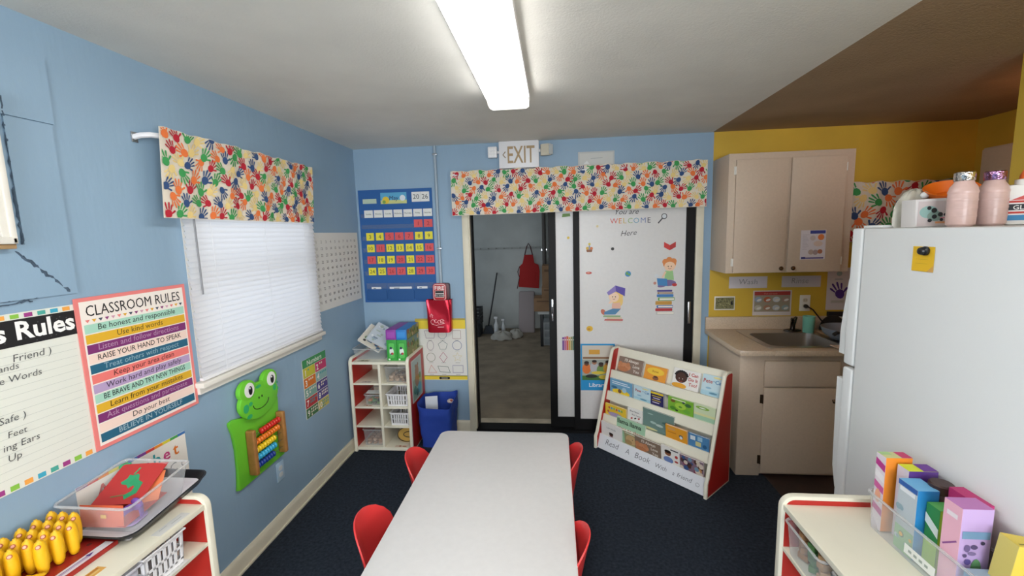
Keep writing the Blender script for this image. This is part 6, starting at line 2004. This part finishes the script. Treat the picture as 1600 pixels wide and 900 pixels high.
gbox('pink and lavender game box with a green oval in the clear bin', 2.664, 1.095, z0, 0.072, 0.050, 0.248, 'eab3c6', 'b99fd0', 'b878b4', lambda s, w, h: s.line([(w * 0.15, h * 0.50), (w * 0.85, h * 0.62)], 0.004, '8f4f8f', 1).rect(w * 0.2, h * 0.85, w * 0.8, h * 0.9, 'e9dfe6', 1))
fr = Sheet(0.072, 0.248, base=False, t=0.0004)
fr.rect(0.004, 0.168, 0.068, 0.188, '6f93b3', 1).disc(0.042, 0.080, 0.013, '5a8a5a', 2, 0.034).disc(0.022, 0.105, 0.008, '5a4a8a', 2).disc(0.018, 0.142, 0.007, '6a5a86', 2, 0.010).disc(0.034, 0.146, 0.008, '57496f', 2, 0.006).disc(0.030, 0.128, 0.010, '7a6a94', 2, 0.005).disc(0.014, 0.122, 0.005, '57496f', 2).disc(0.052, 0.158, 0.005, '2f2a44', 3)
fr.build('front_print', bpy.data.objects.get('game_box.005'), (0, -0.0003, 0), BACK)
gbox('yellow box with pale blue and white shapes leaning in the clear bin', 2.694, 1.018, z0 + 0.012, 0.078, 0.050, 0.200, 'd3c46a', 'd8c04a', 'dcc653', None, (radians(0), radians(7), radians(-6)), lines=lambda s, w, d: s.line([(w * 0.1, d * 0.2), (w * 0.9, d * 0.5)], 0.004, '8a7f3a', 1))
yf = Sheet(0.078, 0.200, base=False, t=0.0004)
yf.poly([(0.0, 0.05), (0.078, 0.02), (0.078, 0.14), (0.03, 0.13)], '9fb9cc', 1).poly([(0.020, 0.125), (0.045, 0.135), (0.060, 0.075), (0.040, 0.070)], 'e9e6dc', 2).disc(0.040, 0.085, 0.016, 'd9a93a', 3, 0.022)
yf.build('front_print', bpy.data.objects.get('game_box.006'), (0, -0.0003, 0), BACK)
gbox('blue box with white stripes at the near end of the clear bin', 2.668, 1.025, z0, 0.076, 0.055, 0.098, '4f8ab8', '5f86ad', '9fb4c6', lambda s, w, h: s.poly([(0, h * 0.2), (w, h * 0.5), (w, h * 0.65), (0, h * 0.35)], 'e3e6ea', 1))
gbox('pale grey box at the very front of the clear bin', 2.668, 0.962, z0, 0.080, 0.050, 0.112, 'c4a99c', '8f98a3', 'a9b3bd', lambda s, w, h: s.rect(0, 0, w, h * 0.4, 'b96a8a', 1))
t = thing('brown_jar', 'dark brown jar lid showing behind the blue box in the clear bin', 'jar', (2.744, 1.250, z0), None)
MB().lathe([(0.024, 0), (0.026, 0.004), (0.026, 0.196), (0.024, 0.20)], M('4a2f26', 0.5), 18).build('jar_body', t)
MB().lathe([(0.028, 0.198), (0.029, 0.202), (0.029, 0.222), (0.025, 0.226)], M('3a211c', 0.4, name='dark_brown_lid'), 20).build('lid', t)
sh = Sheet(0.10, 0.028, 'e3e6df', 0.0006)
for k in range(4):
    sh.rect(0.015 + k * 0.018, 0.010, 0.026 + k * 0.018, 0.018, '9aa59a', 1)
tag(sh.build('bin_label', None, (RBX - 0.0625, RBY + 0.075, RT + 0.02), RIGHTF @ Matrix.Rotation(radians(-2), 3, 'X')), 'white label on the side of the clear bin, right shelf', 'label')

clear_bin('clear tub of wood and green blocks on the upper shelf of the low right shelf', (2.537, 1.36, 0.5855), radians(90), 0.20, 0.19, 0.115, m_clear)
pile('toy_block', 'wooden or green block piled in the clear tub, low right shelf', 'block', (2.537, 1.36, 0.590), 0.150, 0.15, 0.07, ['b08a5f', '4f7a45', 'a5794f', 'c29a70'], 36, 17, 0.020)
clear_bin('second clear tub on the low right shelf, nearer the camera', (2.55, 1.13, 0.5855), radians(90), 0.20, 0.19, 0.115, m_clear2)
